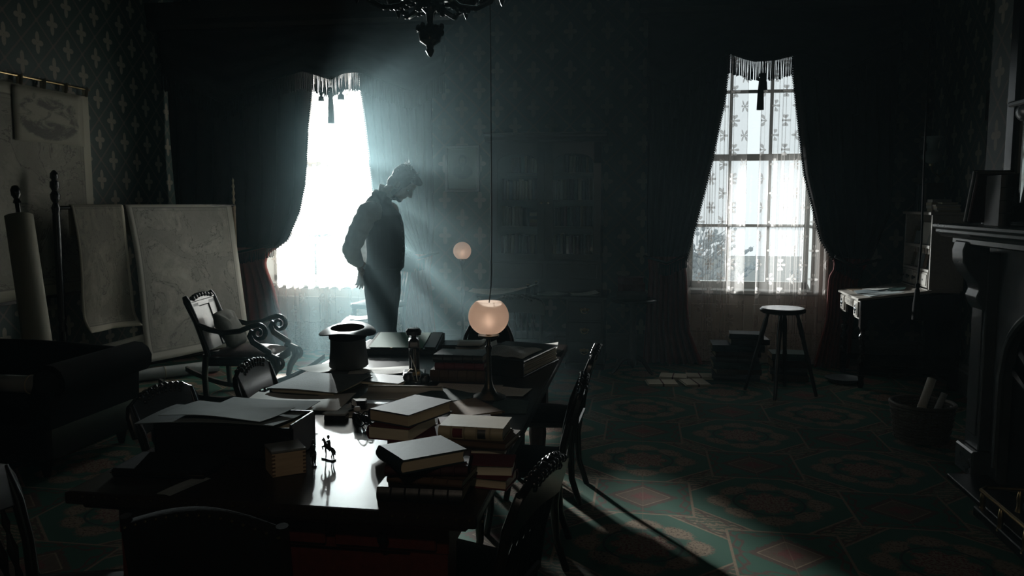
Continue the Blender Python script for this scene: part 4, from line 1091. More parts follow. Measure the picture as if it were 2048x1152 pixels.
# ------------------------------------------------------------------ the glowing table lamp
t = thing('table_lamp', 'lit table lamp with a pinkish frosted globe on a slender stem', 'lamp', (-0.645, 3.42, TT))
M().lathe([(0, 0), (0.072, 0), (0.075, 0.008), (0.06, 0.016), (0.035, 0.026), (0.022, 0.05), (0.014, 0.08), (0.011, 0.12), (0.010, 0.20), (0.016, 0.225), (0.009, 0.235), (0.009, 0.262), (0.0, 0.262)], 24).build('base', 'bronze_dark', t)
M().lathe([(0.0, 0.262), (0.03, 0.264), (0.045, 0.27), (0.046, 0.277), (0.0, 0.277)], 20).build('shade_holder', 'bronze_dark', t)
Rg = 0.087; zc = 0.357
pf = []
for i in range(25):
    a = R(-60) + R(60+52)*i/24
    pf.append((Rg*math.cos(a), zc + Rg*0.95*math.sin(a)))
inn = [(r-0.003, z) for r, z in reversed(pf)]
M().loft([[(r*math.cos(2*PI*j/40), r*math.sin(2*PI*j/40), z) for j in range(40)] for r, z in pf + inn], cap=False, close=True).build('globe_shade', 'lamp_glass', t, smooth=60)
M().lathe([(0.0, 0.277), (0.012, 0.277), (0.012, 0.30), (0.006, 0.31), (0.0, 0.31)], 12).build('burner', 'brass', t)
M().lathe([(0.0, 0.311), (0.012, 0.317), (0.019, 0.332), (0.012, 0.352), (0.0, 0.370)], 12).build('flame', 'flame', t)
# rubber gas tube from the chandelier down to the lamp
m = M().tube([(-0.70, 3.76, 2.62), (-0.685, 3.70, 2.3), (-0.665, 3.60, 1.9), (-0.645, 3.50, 1.5), (-0.637, 3.44, 1.25), (-0.645, 3.42, 1.155)], 0.0022, 6)
tag(m.build('gas_tube', 'fringe', None), 'thin gas tube hanging from the chandelier to the lamp globe', 'tube')

# ------------------------------------------------------------------ left side: wall map, map stand, rolls, rocking chair, sofa
t = thing('wall_map', 'big old wall map with an oval landscape vignette hanging on the left wall', 'map', (XL, 5.95, 0))
m = M().grid(16, 20, lambda u, v: (0.045+0.012*math.sin(u*9)*v, -0.95+1.90*u, 2.56-1.75*v))
o = m.build('map_sheet', 'map_print_c', t, smooth=180, solid=0.003, recalc=False); set_uv(o, lambda c: ((c.y+0.95)/1.9, (c.z-0.81)/1.75))
o2 = M().grid(10, 8, lambda u, v: (0.050+0.012*math.sin((0.10+0.98*u*0.9)*9)*(0.03+0.22*v)*0+0.004, 0.02+0.84*u, 2.545-0.44*v)).build('vignette', 'vignette_print', t, smooth=180, solid=0.0012, recalc=False)
set_uv(o2, lambda c: ((c.y-0.02)/0.84, (c.z-2.105)/0.44))
M().tube([(0.04, -1.0, 2.625), (0.04, 0.985, 2.625)], 0.010, 8).build('hanging_rod', 'brass', t)
for i in range(8):
    y = -0.93+0.265*i
    M().tube([(0.055, y-0.012, 2.555), (0.058, y-0.006, 2.60), (0.054, y, 2.638), (0.03, y, 2.64), (0.027, y, 2.60), (0.040, y-0.01, 2.555)], 0.017, 6, flat=0.15).build('loop', 'page_pale', t)
M().box(0.036, 0.060, -0.955, 0.955, 0.79, 0.815).build('bottom_batten', 'wood_dark', t, smooth=0)

A0 = Vector((-4.86, 6.22, 0)); A1 = Vector((-4.16, 7.93, 0)); AD = (A1-A0); AL = AD.length; AD.normalize(); AN = Vector((AD.y, -AD.x, 0))
t = thing('map_stand', 'tall wooden map stand with turned finial posts by the left wall', 'map stand', tuple(A0), math.atan2(AD.y, AD.x))
def post(x, r, zt):
    m = M().lathe([(0, 0), (r*1.2, 0), (r*1.3, 0.04), (r, 0.1), (r*1.1, 0.5), (r*1.15, 0.55), (r*0.8, 0.58), (r*1.1, 0.62), (r, 0.7), (r, 1.50)], 12, (x, 0, 0)); return m
p = post(0, 0.030, 0).lathe([(0.024, 1.48), (0.036, 1.56), (0.020, 1.60), (0.036, 1.63), (0.04, 1.67), (0.022, 1.70), (0.038, 1.735), (0.036, 1.775), (0.020, 1.79), (0.033, 1.81), (0.03, 1.845), (0.012, 1.87), (0, 1.875)], 12)
p.build('post', 'wood_black', t)
p = post(AL, 0.018, 0).lathe([(0.014, 1.48), (0.02, 1.56), (0.008, 1.6), (0.018, 1.63), (0.008, 1.67), (0.017, 1.70), (0.007, 1.74), (0.016, 1.77), (0.006, 1.80), (0.011, 1.83), (0.0, 1.86)], 12, (AL, 0, 0))
p.build('post', 'wood_pale', t)
M().tube([(0, 0, 1.56), (AL, 0, 1.575)], 0.017, 10).build('rail', 'wood_dark', t)
M().tube([(0, 0, 0.10), (AL, 0, 0.10)], 0.016, 8).build('stretcher', 'wood_dark', t)
for x in (0, AL): M().box(x-0.022, x+0.022, -0.16, 0.16, 0.0, 0.05).build('foot', 'wood_dark', t, smooth=0, bevel=0.008)
RZS = math.atan2(AD.y, AD.x)
def hung_map(label, x0, x1, drop, mat, bottom, lean, cc=0.0):
    o = None
    m = M()
    def P(u, v):
        # v: back flap -> over rail -> front drop
        s = -0.25 + (drop+0.25)*v; r = 0.022
        x = x0 + (x1-x0)*u
        ed = (2*u-1)
        if s < 0: y = r+0.004; z = 1.568 + s
        elif s < PI*r: a = s/r; y = r*math.cos(a)+0.002; z = 1.568 + r*math.sin(a)
        else:
            q = s-PI*r; f = q/(drop-PI*r)
            y = -r - lean*f - bottom*max(0, f-0.82)**2*30*(0.3+0.7*abs(ed)) - 0.03*cc*f*(1-u)**2 - 0.012*math.sin(u*7)*f
            z = 1.568 - q + bottom*max(0, f-0.85)**2*12
            x += 0.02*math.sin(f*5)*(1-u)
        return (x, y, z)
    m.grid(26, 46, P)
    o = m.build('hanging_map', mat, None, smooth=180, solid=0.002, recalc=False)
    n = 27
    me = o.data; uvl = me.uv_layers.new(name='uv')
    for lp in me.loops:
        i = lp.vertex_index % 27; j = lp.vertex_index // 27
        uvl.data[lp.index].uv = (i/26, 1-(max(0, j/46*(drop+0.25)-0.25)/drop))
    o.location = tuple(A0); o.rotation_euler = (0, 0, RZS)
    tag(o, label, 'map', 'maps hung over the map stand')
hung_map('narrower ruled map on the left of the map stand, bottom edge curling up', 0.12, 0.60, 1.16, 'map_print_a', 0.10, 0.10, 1.0)
hung_map('wide pale map on the right of the map stand, reaching almost to the floor', 0.62, 1.80, 1.47, 'map_print_b', 0.02, 0.20, 1.5)
def roll(label, p0, p1, r, mat, rod=0.0, name='rolled_map'):
    t = thing(name, label, 'map roll', p0)
    d = Vector(p1)-Vector(p0); L = d.length; q = d.to_track_quat('Z', 'Y').to_matrix().to_4x4()
    n = 60; spir = []
    for i in range(n): a = 2*PI*3*i/n; rr = r*(1-0.35*i/n); spir.append((rr*math.cos(a), rr*math.sin(a)))
    m = M(q)
    m.grid(n-1, 4, lambda u, v: (spir[min(n-1, round(u*(n-1)))][0], spir[min(n-1, round(u*(n-1)))][1], v*L))
    m.build('paper', mat, t, smooth=180, solid=0.003, recalc=False)
    if rod:
        M(q).lathe([(0, -0.02), (0.018, -0.02), (0.018, L+0.10), (0.030, L+0.11), (0.018, L+0.14), (0.034, L+0.17), (0.036, L+0.21), (0.022, L+0.24), (0, L+0.25)], 12).build('roller', 'wood_black', t)
    else:
        M(q).tube([(r*1.02*math.cos(a), r*1.02*math.sin(a), L*0.5) for a in [2*PI*i/16 for i in range(16)]], 0.004, 5, close=True).build('tie_string', 'page_pale', t)
roll('rolled wall map with a dark finial rod leaning at the far left', (-4.36, 5.38, 0.02), (-4.74, 5.66, 1.50), 0.10, 'map_print_c', 1.0)
roll('long paper roll lying on the floor under the map stand', (-4.62, 6.42, 0.058), (-3.98, 7.16, 0.058), 0.055, 'paper_grey')

# rocking chair
t = thing('rocking_chair', 'carved wooden rocking chair with big scroll arms before the map stand', 'rocking chair', (-3.22, 6.26, 0), R(7))
for s in (-1, 1):
    y = s*0.25
    pts = [(-0.62+0.086*i, 0.035+0.32*((i-6)/7.0)**2*0.62) for i in range(15)]
    poly = [(x, z+0.022) for x, z in pts] + [(x, z-0.022) for x, z in reversed(pts)]
    m = M(); n = len(pts)
    rings = [[(x, y-0.018, z-0.02), (x, y+0.018, z-0.02), (x, y+0.018, z+0.02), (x, y-0.018, z+0.02)] for x, z in pts]
    m.loft(rings).build('rocker', 'wood_dark', t, smooth=30)
    M().tube([(-0.23, s*0.25, 0.40), (-0.25, s*0.25, 0.22), (-0.24, s*0.25, 0.055)], [0.03, 0.024, 0.024], 10).build('leg', 'wood_dark', t)
    # front leg: bold S curve with a scroll foot
    M().tube([(0.25, s*0.25, 0.40), (0.33, s*0.25, 0.36), (0.34, s*0.25, 0.30), (0.29, s*0.25, 0.22), (0.27, s*0.25, 0.14), (0.30, s*0.25, 0.055)], [0.03, 0.036, 0.034, 0.028, 0.022, 0.022], 10).build('leg', 'wood_dark', t)
    M().tube([(-0.21, s*0.25, 0.38), (-0.255, s*0.25, 0.52), (-0.30, s*0.25, 0.66), (-0.37, s*0.25, 0.82), (-0.39, s*0.245, 0.86)], [0.026, 0.024, 0.026, 0.03, 0.02], 10, flat=0.9).build('stile', 'wood_dark', t)
    # arm flowing into a spiral, then the S support down to the seat
    sp = []
    for i in range(30):
        a = PI/2 + 0.25 - 2*PI*1.45*i/29; rr = 0.066*(1-0.80*i/29)
        sp.append((0.20 + rr*math.cos(a), s*0.255, 0.575 + rr*math.sin(a)))
    arm = [(-0.30, s*0.25, 0.64), (-0.20, s*0.255, 0.60), (-0.08, s*0.258, 0.575), (0.05, s*0.258, 0.59), (0.13, s*0.257, 0.625)] + sp
    rr = [0.022, 0.022, 0.022, 0.022, 0.022] + [0.022-0.012*i/29 for i in range(30)]
    M().tube(arm, rr, 9).build('arm', 'wood_dark', t)
    M().tube([(0.145, s*0.255, 0.60), (0.125, s*0.255, 0.55), (0.15, s*0.255, 0.50), (0.22, s*0.255, 0.455), (0.275, s*0.255, 0.42), (0.285, s*0.255, 0.37), (0.26, s*0.255, 0.33)], [0.016, 0.022, 0.024, 0.026, 0.026, 0.022, 0.016], 9).build('arm_support', 'wood_dark', t)
    fs = []
    for i in range(18):
        a = -PI/2 + 2*PI*1.1*i/17; r_ = 0.05*(1-0.7*i/17); fs.append((0.345 + r_*math.cos(a), s*0.25, 0.335 + r_*math.sin(a)))
    M().tube(fs, [0.018-0.008*i/17 for i in range(18)], 8).build('foot_scroll', 'wood_dark', t)
M().box(-0.25, 0.30, -0.25, 0.25, 0.30, 0.375).build('seat_frame', 'wood_dark', t, smooth=0, bevel=0.02, seg=2)
M().slab(14, 12, lambda u, v: (-0.22+0.50*u, -0.22+0.44*v, 0.38+0.055*(max(0, math.sin(PI*u)*math.sin(PI*v)))**0.4+0.004*math.sin(u*40)*math.sin(v*37)), 0.02).build('seat', 'seat_brocade', t, smooth=60)
# back: solid glossy splat with carved cresting
bk = Matrix.Translation((-0.235, 0, 0.42)) @ Matrix.Rotation(R(-18), 4, 'Y')
pl = [(-0.235, 0.0), (0.235, 0.0), (0.235, 0.30), (0.215, 0.43)] + [(0.20-0.4*i/12, 0.445+0.028*math.sin(PI*i/12)+0.008*math.cos(i*PI)) for i in range(13)] + [(-0.215, 0.43), (-0.235, 0.30)]
op = [(0.07, 0.06), (-0.07, 0.06), (-0.07, 0.30), (0.07, 0.30)]
m = M(bk)
m.box(-0.016, 0.012, -0.235, -0.095, 0, 0.40).box(-0.016, 0.012, 0.095, 0.235, 0, 0.40).box(-0.016, 0.012, -0.235, 0.235, 0.36, 0.42)
m.build('back_panel', 'wood_dark', t, smooth=0, bevel=0.008)
m = M(bk).box(-0.010, 0.004, -0.098, 0.098, 0.0, 0.365).build('back_splat', 'wood_dark', t, smooth=0)
cr = M(bk).prism([(-0.235, 0.405)] + [(-0.235+0.47*i/20, 0.425+0.045*math.sin(PI*i/20)+0.008*math.cos(i*PI)) for i in range(21)] + [(0.235, 0.405)], -0.022, 0.018, 'x').build('crest_rail', 'wood_dark', t, smooth=30, bevel=0.005)
for i in range(7):
    y = -0.17+0.34*i/6
    M(bk).ell((0.018, y, 0.432+0.02*math.sin(PI*i/6)), (0.016, 0.022, 0.020), 10, 6).build('carved_leaf', 'wood_dark', cr)
# cushion standing on the seat
def pillow(name, label, c, size, rz, ry, mat):
    sx, sy, sz = size
    def sgnp(a, p): return math.copysign(abs(a)**p, a)
    rings = []
    for i in range(1, 16):
        a = -PI/2 + PI*i/16
        ring_ = []
        for j in range(32):
            b = 2*PI*j/32; k = sgnp(math.cos(b), 0.45), sgnp(math.sin(b), 0.45); c_ = math.cos(a)**0.55
            ring_.append((sx/2*c_*k[0]*(1+0.05*abs(k[0]*k[1])), sy/2*c_*k[1]*(1+0.05*abs(k[0]*k[1])), sz/2*math.sin(a)*(1-0.2*abs(k[0]*k[1])) + 0.006*math.sin(j*1.3)*c_))
        rings.append(ring_)
    o = M().loft(rings).build(name, mat, None, smooth=180)
    o.location = c; o.rotation_euler = (0, ry, rz); tag(o, label, 'cushion'); return o
pillow('cushion', 'grey-green velvet cushion propped in the rocking chair', (-3.345, 6.245, 0.575), (0.32, 0.36, 0.12), R(7), R(62), 'cushion')

# sofa
t = thing('sofa', 'black roll-armed sofa in deep shadow at the left', 'sofa', (-4.15, 4.55, 0))
M().box(-0.86, 0.80, -0.42, 0.40, 0.10, 0.32).build('base', 'wood_black', t, smooth=0, bevel=0.02)
M().slab(16, 8, lambda u, v: (-0.86+1.53*u, -0.40+0.66*v, 0.36+0.07*(max(0, math.sin(PI*u)*math.sin(PI*v)))**0.35), 0.05).build('seat_cushion', 'velvet_dark', t, smooth=60)
m = M(); rings = []
for i in range(13):
    x = -0.86 + 1.53*i/12; zt = 0.60 + 0.05*math.cos((i-6)/6*1.2)
    rings.append([(x, 0.24, 0.32), (x, 0.40, 0.32), (x, 0.44, 0.5), (x, 0.45, zt-0.03), (x, 0.42, zt+0.02), (x, 0.36, zt+0.03), (x, 0.30, zt), (x, 0.26, zt-0.1)])
m.loft(rings).build('back', 'velvet_dark', t, smooth=60)
for x0 in (0.78,):
    m = M(); rings = []
    for i in range(9):
        y = -0.42+0.84*i/8
        rings.append([(x0-0.12, y, 0.30), (x0+0.03, y, 0.30), (x0+0.04, y, 0.50)] + [(x0+0.035+0.105*math.cos(R(a)), y, 0.575+0.105*math.sin(R(a))) for a in (-50, -20, 10, 40, 70, 100, 130, 160, 190)] + [(x0-0.11, y, 0.45)])
    m.loft(rings).build('arm', 'velvet_dark', t, smooth=50)
    M().lathe([(0, 0), (0.03, 0), (0.045, 0.006), (0.075, 0.008), (0.08, 0.016), (0.03, 0.02), (0, 0.022)], 18, mat=T(x0+0.035, -0.42, 0.575) @ Matrix.Rotation(PI/2, 4, 'X')).build('arm_rosette', 'wood_black', t)
for x, y in ((-0.8, -0.36), (0.72, -0.36), (-0.8, 0.34), (0.72, 0.34)):
    M().lathe([(0, 0), (0.018, 0), (0.03, 0.05), (0.04, 0.10), (0, 0.10)], 12, (x, y, 0)).build('foot', 'wood_black', t)
roll('paper roll lying on the seat of the black sofa', (-3.88, 4.36, 0.505), (-3.42, 4.38, 0.505), 0.055, 'paper_grey')

# ------------------------------------------------------------------ back wall: picture, secretary bookcase, side table, globe lamp, chairs by the window
t = thing('framed_print', 'framed engraved portrait print on the back wall above the globe lamp', 'picture', (-1.862, YB, 1.955))
fw, fh = 0.185, 0.24
M().box(-fw, fw, -0.012, 0.0, -fh, fh).build('backing', 'wood_black', t, smooth=0)
for a in ((-fw, fw, fh-0.032, fh), (-fw, fw, -fh, -fh+0.032), (-fw, -fw+0.032, -fh, fh), (fw-0.032, fw, -fh, fh)):
    M().box(a[0], a[1], -0.034, -0.002, a[2], a[3]).build('frame_rail', 'wood_grey', t, smooth=0, bevel=0.006)
o = M().grid(1, 1, lambda u, v: (-fw+0.03+(2*fw-0.06)*u, -0.0145, -fh+0.03+(2*fh-0.06)*v)).build('print', 'portrait_print', t, smooth=0, solid=0.001); set_uv(o, lambda c: ((c.x+fw-0.03)/(2*fw-0.06), (c.z+fh-0.03)/(2*fh-0.06)))
M().box(-fw+0.03, fw-0.03, -0.020, -0.0185, -fh+0.03, fh-0.03).build('glazing', 'clear_glass', t, smooth=0)

t = thing('secretary_bookcase', 'tall dark secretary desk with glazed bookcase doors on the back wall', 'bookcase', (-0.955, YB-0.01, 0))
wd = 0.60
M().box(-wd, -wd+0.36, -0.62, 0, 0.0, 0.68).build('pedestal', 'wood_dark', t, smooth=0, bevel=0.004)
rp = M().box(wd-0.36, wd, -0.62, 0, 0.0, 0.68).build('pedestal', 'wood_dark', t, smooth=0, bevel=0.004)
M().box(-wd-0.03, wd+0.03, -0.66, 0, 0.68, 0.715).build('desktop', 'wood_dark', t, smooth=0, bevel=0.008)
for x0 in (-wd+0.02, wd-0.34):
    for z0, z1 in ((0.08, 0.27), (0.29, 0.46), (0.48, 0.66)):
        d_ = M().box(x0, x0+0.32, -0.635, -0.62, z0, z1).build('drawer', 'wood_dark', t, smooth=0, bevel=0.004)
        cx, cz = x0+0.16, (z0+z1)/2
        m = M().ell((cx, -0.637, cz+0.012), (0.016, 0.004, 0.022), 8, 6)
        for s in (-1, 1): m.ell((cx+s*0.028, -0.637, cz+0.012), (0.02, 0.004, 0.014), 8, 6)
        m.tube([(cx-0.035, -0.64, cz+0.01), (cx-0.028, -0.655, cz-0.012), (cx, -0.66, cz-0.022), (cx+0.028, -0.655, cz-0.012), (cx+0.035, -0.64, cz+0.01)], 0.004, 6)
        m.build('drawer_pull', 'brass', d_)
    M().box(x0-0.03, x0+0.35, -0.65, 0, 0, 0.06).build('plinth', 'wood_dark', t, smooth=0, bevel=0.008)
# middle: drawer tier under the bookcase
M().box(-wd+0.04, wd-0.04, -0.36, 0, 0.715, 1.03).build('drawer_tier', 'wood_dark', t, smooth=0, bevel=0.004)
for i in range(2):
    x0 = -wd+0.08+i*0.54
    M().box(x0, x0+0.5, -0.372, -0.36, 0.85, 1.0).build('drawer', 'wood_dark', t, smooth=0, bevel=0.006)
# bookcase carcass: open boards so the shelves are real
z0, z1, yb = 1.03, 2.20, -0.34
M().box(-wd+0.05, -wd+0.08, yb, 0, z0, z1).build('side_board', 'wood_dark', t, smooth=0)
M().box(wd-0.08, wd-0.05, yb, 0, z0, z1).build('side_board', 'wood_dark', t, smooth=0)
M().box(-0.02, 0.02, yb, 0, z0, z1).build('partition', 'wood_dark', t, smooth=0)
M().box(-wd+0.05, wd-0.05, -0.02, 0, z0, z1).build('back_board', 'wood_dark', t, smooth=0)
for z in (1.03, 1.345, 1.605, 1.875, 2.18): M().box(-wd+0.05, wd-0.05, -0.30, 0, z, z+0.022).build('shelf', 'wood_dark', t, smooth=0)
M().prism([(0, 2.20), (-0.36, 2.20), (-0.37, 2.215), (-0.41, 2.24), (-0.41, 2.26), (-0.43, 2.275), (-0.43, 2.285), (0, 2.285)], -wd, wd, 'x').build('cornice', 'wood_dark', t, smooth=0)
for s in (-1, 1):
    xa, xb = (0.0+0.004, wd-0.05) if s > 0 else (-wd+0.05, -0.004)
    dr_ = M().box(xa, xa+0.075, yb-0.025, yb, z0+0.01, z1-0.01).box(xb-0.075, xb, yb-0.025, yb, z0+0.01, z1-0.01).box(xa, xb, yb-0.025, yb, z0+0.01, z0+0.07)
    w2 = (xb-xa-0.15)/2; cx = (xa+xb)/2
    ar = [(cx-w2, z1-0.22)] + [(cx-w2*math.cos(PI*i/10), z1-0.22+0.10*math.sin(PI*i/10)**0.8) for i in range(1, 10)] + [(cx+w2, z1-0.22), (cx+w2+0.075, z1-0.22), (cx+w2+0.075, z1-0.01), (cx-w2-0.075, z1-0.01), (cx-w2-0.075, z1-0.22)]
    dr_.prism(ar, yb-0.025, yb, 'y')
    dd = dr_.build('door', 'wood_dark', t, smooth=0, bevel=0.004)
    M().box(xa+0.07, xb-0.07, yb-0.014, yb-0.011, z0+0.06, z1-0.10).build('pane', 'clear_glass', dd, smooth=0)
    M().lathe([(0.004, 0), (0.004, 0.015), (0.01, 0.02), (0.0, 0.03)], 10, mat=T(-0.03*-s if False else (xa+0.03 if s > 0 else xb-0.03), yb-0.025, 1.6) @ Matrix.Rotation(PI/2, 4, 'X')).build('knob', 'brass', dd)
# books on its shelves, one object each
rnd = random.Random(4)
protos = []
def shelf_book_mesh(nm, bands):
    m = M(); n = 6
    m.prism([(-0.5, 0.5), (-0.5, -0.42)] + [(-0.5*math.cos(PI*i/n), -0.42-0.10*math.sin(PI*i/n)) for i in range(1, n)] + [(0.5, -0.42), (0.5, 0.5)], 0, 1)
    for b in range(bands):
        z = 0.15+0.7*b/max(1, bands-1)
        m.prism([(-0.5, -0.42)] + [(-0.5*math.cos(PI*i/n), -0.42-0.14*math.sin(PI*i/n)) for i in range(1, n)] + [(0.5, -0.42)], z-0.012, z+0.012)
    return m
CV = ['cover_brown', 'cover_tan', 'cover_wine', 'cover_green', 'cover_red', 'cover_black', 'cover_tan', 'vellum']
base_books = []
for i, cvn in enumerate(CV):
    o = shelf_book_mesh('book', (3, 4, 2, 4)[i % 4]).build('book', cvn, None, smooth=30)
    base_books.append(o)
used = [False]*len(CV)
ORD = 'first second third fourth fifth sixth seventh eighth ninth tenth eleventh twelfth thirteenth fourteenth fifteenth sixteenth seventeenth eighteenth'.split()
names = {0: 'bottom', 1: 'second', 2: 'third', 3: 'top'}
def put_book(loc, dim, label, group, lean=0, rz=0):
    k = rnd.choice([0, 0, 1, 2, 2, 3, 4, 5, 5, 6, 7] if rnd.random() < 0.9 else [7])
    if not used[k]: o = base_books[k]; used[k] = True
    else: o = base_books[k].copy(); COL.objects.link(o)
    o.location = loc; o.scale = dim; o.rotation_euler = (0, lean, rz)
    tag(o, label, 'book', group); return o
for side, (xa, xb) in (('left', (-1.455, -0.985)), ('right', (-0.925, -0.455))):
    for lv, (zz, hmax) in enumerate(((1.055, 0.24), (1.37, 0.205), (1.63, 0.215), (1.90, 0.17))):
        x = xa + 0.03 + rnd.uniform(0, 0.02); end = xb - rnd.uniform(0.02, 0.06)
        if lv == 3: x += 0.1; end -= 0.05
        if lv == 1 and side == 'left': end -= 0.17
        kk = 0
        while x < end:
            lab = '%s old book from the left on the %s shelf behind the %s bookcase door' % (ORD[kk], names[lv], side); kk += 1
            tk = rnd.uniform(0.024, 0.042); h = hmax*rnd.uniform(0.86, 1.0)
            put_book((x+tk/2, YB-0.165, zz), (tk, 0.14, h), lab, '%s shelf books behind the %s bookcase door' % (names[lv], side))
            x += tk+0.0015
for i in range(4):
    o = put_book((-1.06, YB-0.165, 1.37+0.034*i), (0.13, 0.17, 0.030), 'old book lying flat, %s from the bottom, in the pile behind the left bookcase door' % ORD[i], 'flat pile on the second shelf behind the left bookcase door')
for i, o in enumerate(base_books):
    if not used[i]: bpy.data.objects.remove(o)
# papers on the secretary
sheet('large loose map sheet sagging over the left end of the secretary desktop', (-1.33, 7.86, 0.717), (0.66, 0.32), 4, 'paper', 0.09, wob=0.012, nu=20)
sheet('smaller pale sheets on top of the loose map sheet on the secretary', (-1.38, 7.92, 0.745), (0.22, 0.24), -8, 'written_paper', 0.01)
sheet('sheet of paper on the right of the secretary desktop', (-0.55, 7.92, 0.717), (0.26, 0.2), 16, 'paper', 0.025)
sheet('grey sheet in the middle of the secretary desktop', (-0.86, 7.95, 0.717), (0.22, 0.26), -20, 'paper_grey', 0.0)
def bottle(label, loc, r, h, mat='clear_glass'):
    t = thing('bottle', label, 'bottle', loc)
    M().lathe([(0, 0), (r, 0), (r*1.02, 0.005), (r, h*0.55), (r*0.45, h*0.7), (r*0.42, h*0.9), (r*0.55, h*0.92), (r*0.5, h), (0, h)], 14).build('body', 'iron', t)
    M().lathe([(0, h), (r*0.45, h), (r*0.6, h*1.08), (0, h*1.14)], 10).build('stopper', 'brass', t)
bottle('taller ink bottle against the secretary drawers', (-1.03, 8.00, 0.717), 0.026, 0.105)
bottle('shorter ink bottle left of the taller one on the secretary', (-1.11, 7.99, 0.717), 0.028, 0.075)
# round side table with two books
t = thing('round_table', 'small round pedestal table right of the secretary', 'table', (-0.075, 7.72, 0))
M().lathe([(0, 0.675), (0.19, 0.675), (0.215, 0.685), (0.22, 0.70), (0.21, 0.71), (0, 0.71)], 32).build('tabletop', 'wood_dark', t)
M().lathe([(0, 0.08), (0.05, 0.08), (0.055, 0.16), (0.03, 0.22), (0.045, 0.34), (0.025, 0.46), (0.03, 0.60), (0.05, 0.66), (0.05, 0.675), (0, 0.675)], 16).build('pedestal', 'wood_dark', t)
for a in (90, 210, 330):
    c, s = math.cos(R(a)), math.sin(R(a)); M().tube([(0.03*c, 0.03*s, 0.16), (0.12*c, 0.12*s, 0.13), (0.19*c, 0.19*s, 0.035), (0.22*c, 0.22*s, 0.012)], [0.028, 0.024, 0.018, 0.012], 8).build('leg', 'wood_dark', t)
GR = 'books on the round side table'
book('large black book lying at the bottom on the round side table', (-0.09, 7.74, 0.71), (0.27, 0.20, 0.075), 0, 'cover_black', bands=4, group=GR)
book('red banded book lying in the middle on the round side table', (-0.095, 7.74, 0.785), (0.25, 0.19, 0.065), 2, 'cover_red', bands=5, group=GR)
book('upper red banded book topping the round side table pile', (-0.10, 7.745, 0.85), (0.235, 0.18, 0.06), -2, 'cover_red', bands=4, group=GR)
# globe lamp
t = thing('globe_lamp', 'slender standing lamp with a small glowing globe before the back wall', 'lamp', (-1.735, 7.82, 0))
M().lathe([(0, 0), (0.12, 0), (0.125, 0.02), (0.06, 0.05), (0.025, 0.10), (0.014, 0.16), (0.012, 0.5), (0.02, 0.52), (0.011, 0.55), (0.011, 0.72), (0.019, 0.75), (0.010, 0.78), (0.010, 0.98), (0.02, 1.0), (0.03, 1.045), (0.0, 1.05)], 18).build('stand', 'wood_black', t)
m = M(); rg = 0.088
pf = [(rg*math.cos(R(-62)+R(148)*i/20), 1.135+rg*math.sin(R(-62)+R(148)*i/20)) for i in range(21)]
m.loft([[(r*math.cos(2*PI*j/32), r*math.sin(2*PI*j/32), z) for j in range(32)] for r, z in pf + [(r-0.003, z) for r, z in reversed(pf)]], cap=False, close=True).build('globe_shade', 'lamp_glass', t, smooth=60)
M().lathe([(0, 1.05), (0.01, 1.05), (0.01, 1.085), (0, 1.085)], 10).build('burner', 'brass', t)
M().lathe([(0, 1.086), (0.010, 1.095), (0.016, 1.112), (0.010, 1.132), (0, 1.145)], 12).build('flame', 'flame_small', t)
# tall carved chair and a low chest by the blazing window
hc = dup(ch, (-2.58, 7.84, 0), R(165), 'tall carved chair against the light of the window behind the standing man', 'tall carved chair by the window')
hc.scale = (1.05, 1.1, 1.36); del hc['group']
t = thing('low_chest', 'low dark chest with a sheet of paper on it left of the standing man', 'chest', (-2.52, 7.24, 0), R(12)); t.scale = (0.8, 0.9, 1.15)
M().box(-0.25, 0.25, -0.18, 0.18, 0.04, 0.42).build('chest_body', 'wood_black', t, smooth=0, bevel=0.01)
M().box(-0.265, 0.265, -0.195, 0.195, 0.42, 0.46).build('lid', 'wood_black', t, smooth=0, bevel=0.01)
for s in (-1, 1):
    for q in (-1, 1): M().lathe([(0, 0), (0.03, 0), (0.035, 0.02), (0.02, 0.045), (0, 0.045)], 10, (s*0.2, q*0.14, 0)).build('foot', 'wood_black', t)
sheet('bright sheet of paper on the low chest left of the standing man', (-2.53, 7.24, 0.531), (0.30, 0.24), 18, 'paper', 0.06)

# ------------------------------------------------------------------ right: stool, piles of books, writing desk
t = thing('tall_stool', 'tall round-topped wooden stool before the right window', 'stool', (1.17, 7.08, 0), R(5))
M().lathe([(0, 0.685), (0.165, 0.685), (0.182, 0.695), (0.186, 0.715), (0.172, 0.728), (0, 0.722)], 36).build('seat', 'wood_dark', t)
lg = []
for k in range(4):
    a = R(-112+90*k); c, s = math.cos(a), math.sin(a)
    def at_(z): f = 1-z/0.69; r = 0.115+0.175*f; return Vector((r*c, r*s, z))
    pr = [(0.0, 0.014), (0.1, 0.016), (0.26, 0.017), (0.30, 0.020), (0.34, 0.017), (0.47, 0.018), (0.52, 0.022), (0.60, 0.021), (0.64, 0.015), (0.688, 0.017)]
    M().tube([at_(z) for z, _ in pr], [r for _, r in pr], 9).build('leg', 'wood_dark', t); lg.append(at_)
for k in range(4):
    for z in ((0.33, 0.54, 0.17) if k % 2 else (0.27, 0.49)):
        a, b_ = lg[k](z), lg[(k+1) % 4](z); M().tube([a, a.lerp(b_, .25), a.lerp(b_, .5), a.lerp(b_, .75), b_], [0.007, 0.010, 0.011, 0.010, 0.007], 8).build('stretcher', 'wood_dark', t)
GF = 'books piled on the floor by the right window'
zz = 0
where = ['lowest', 'second from the floor', 'third from the floor', 'fourth from the floor', 'fifth from the floor', 'sixth from the floor']
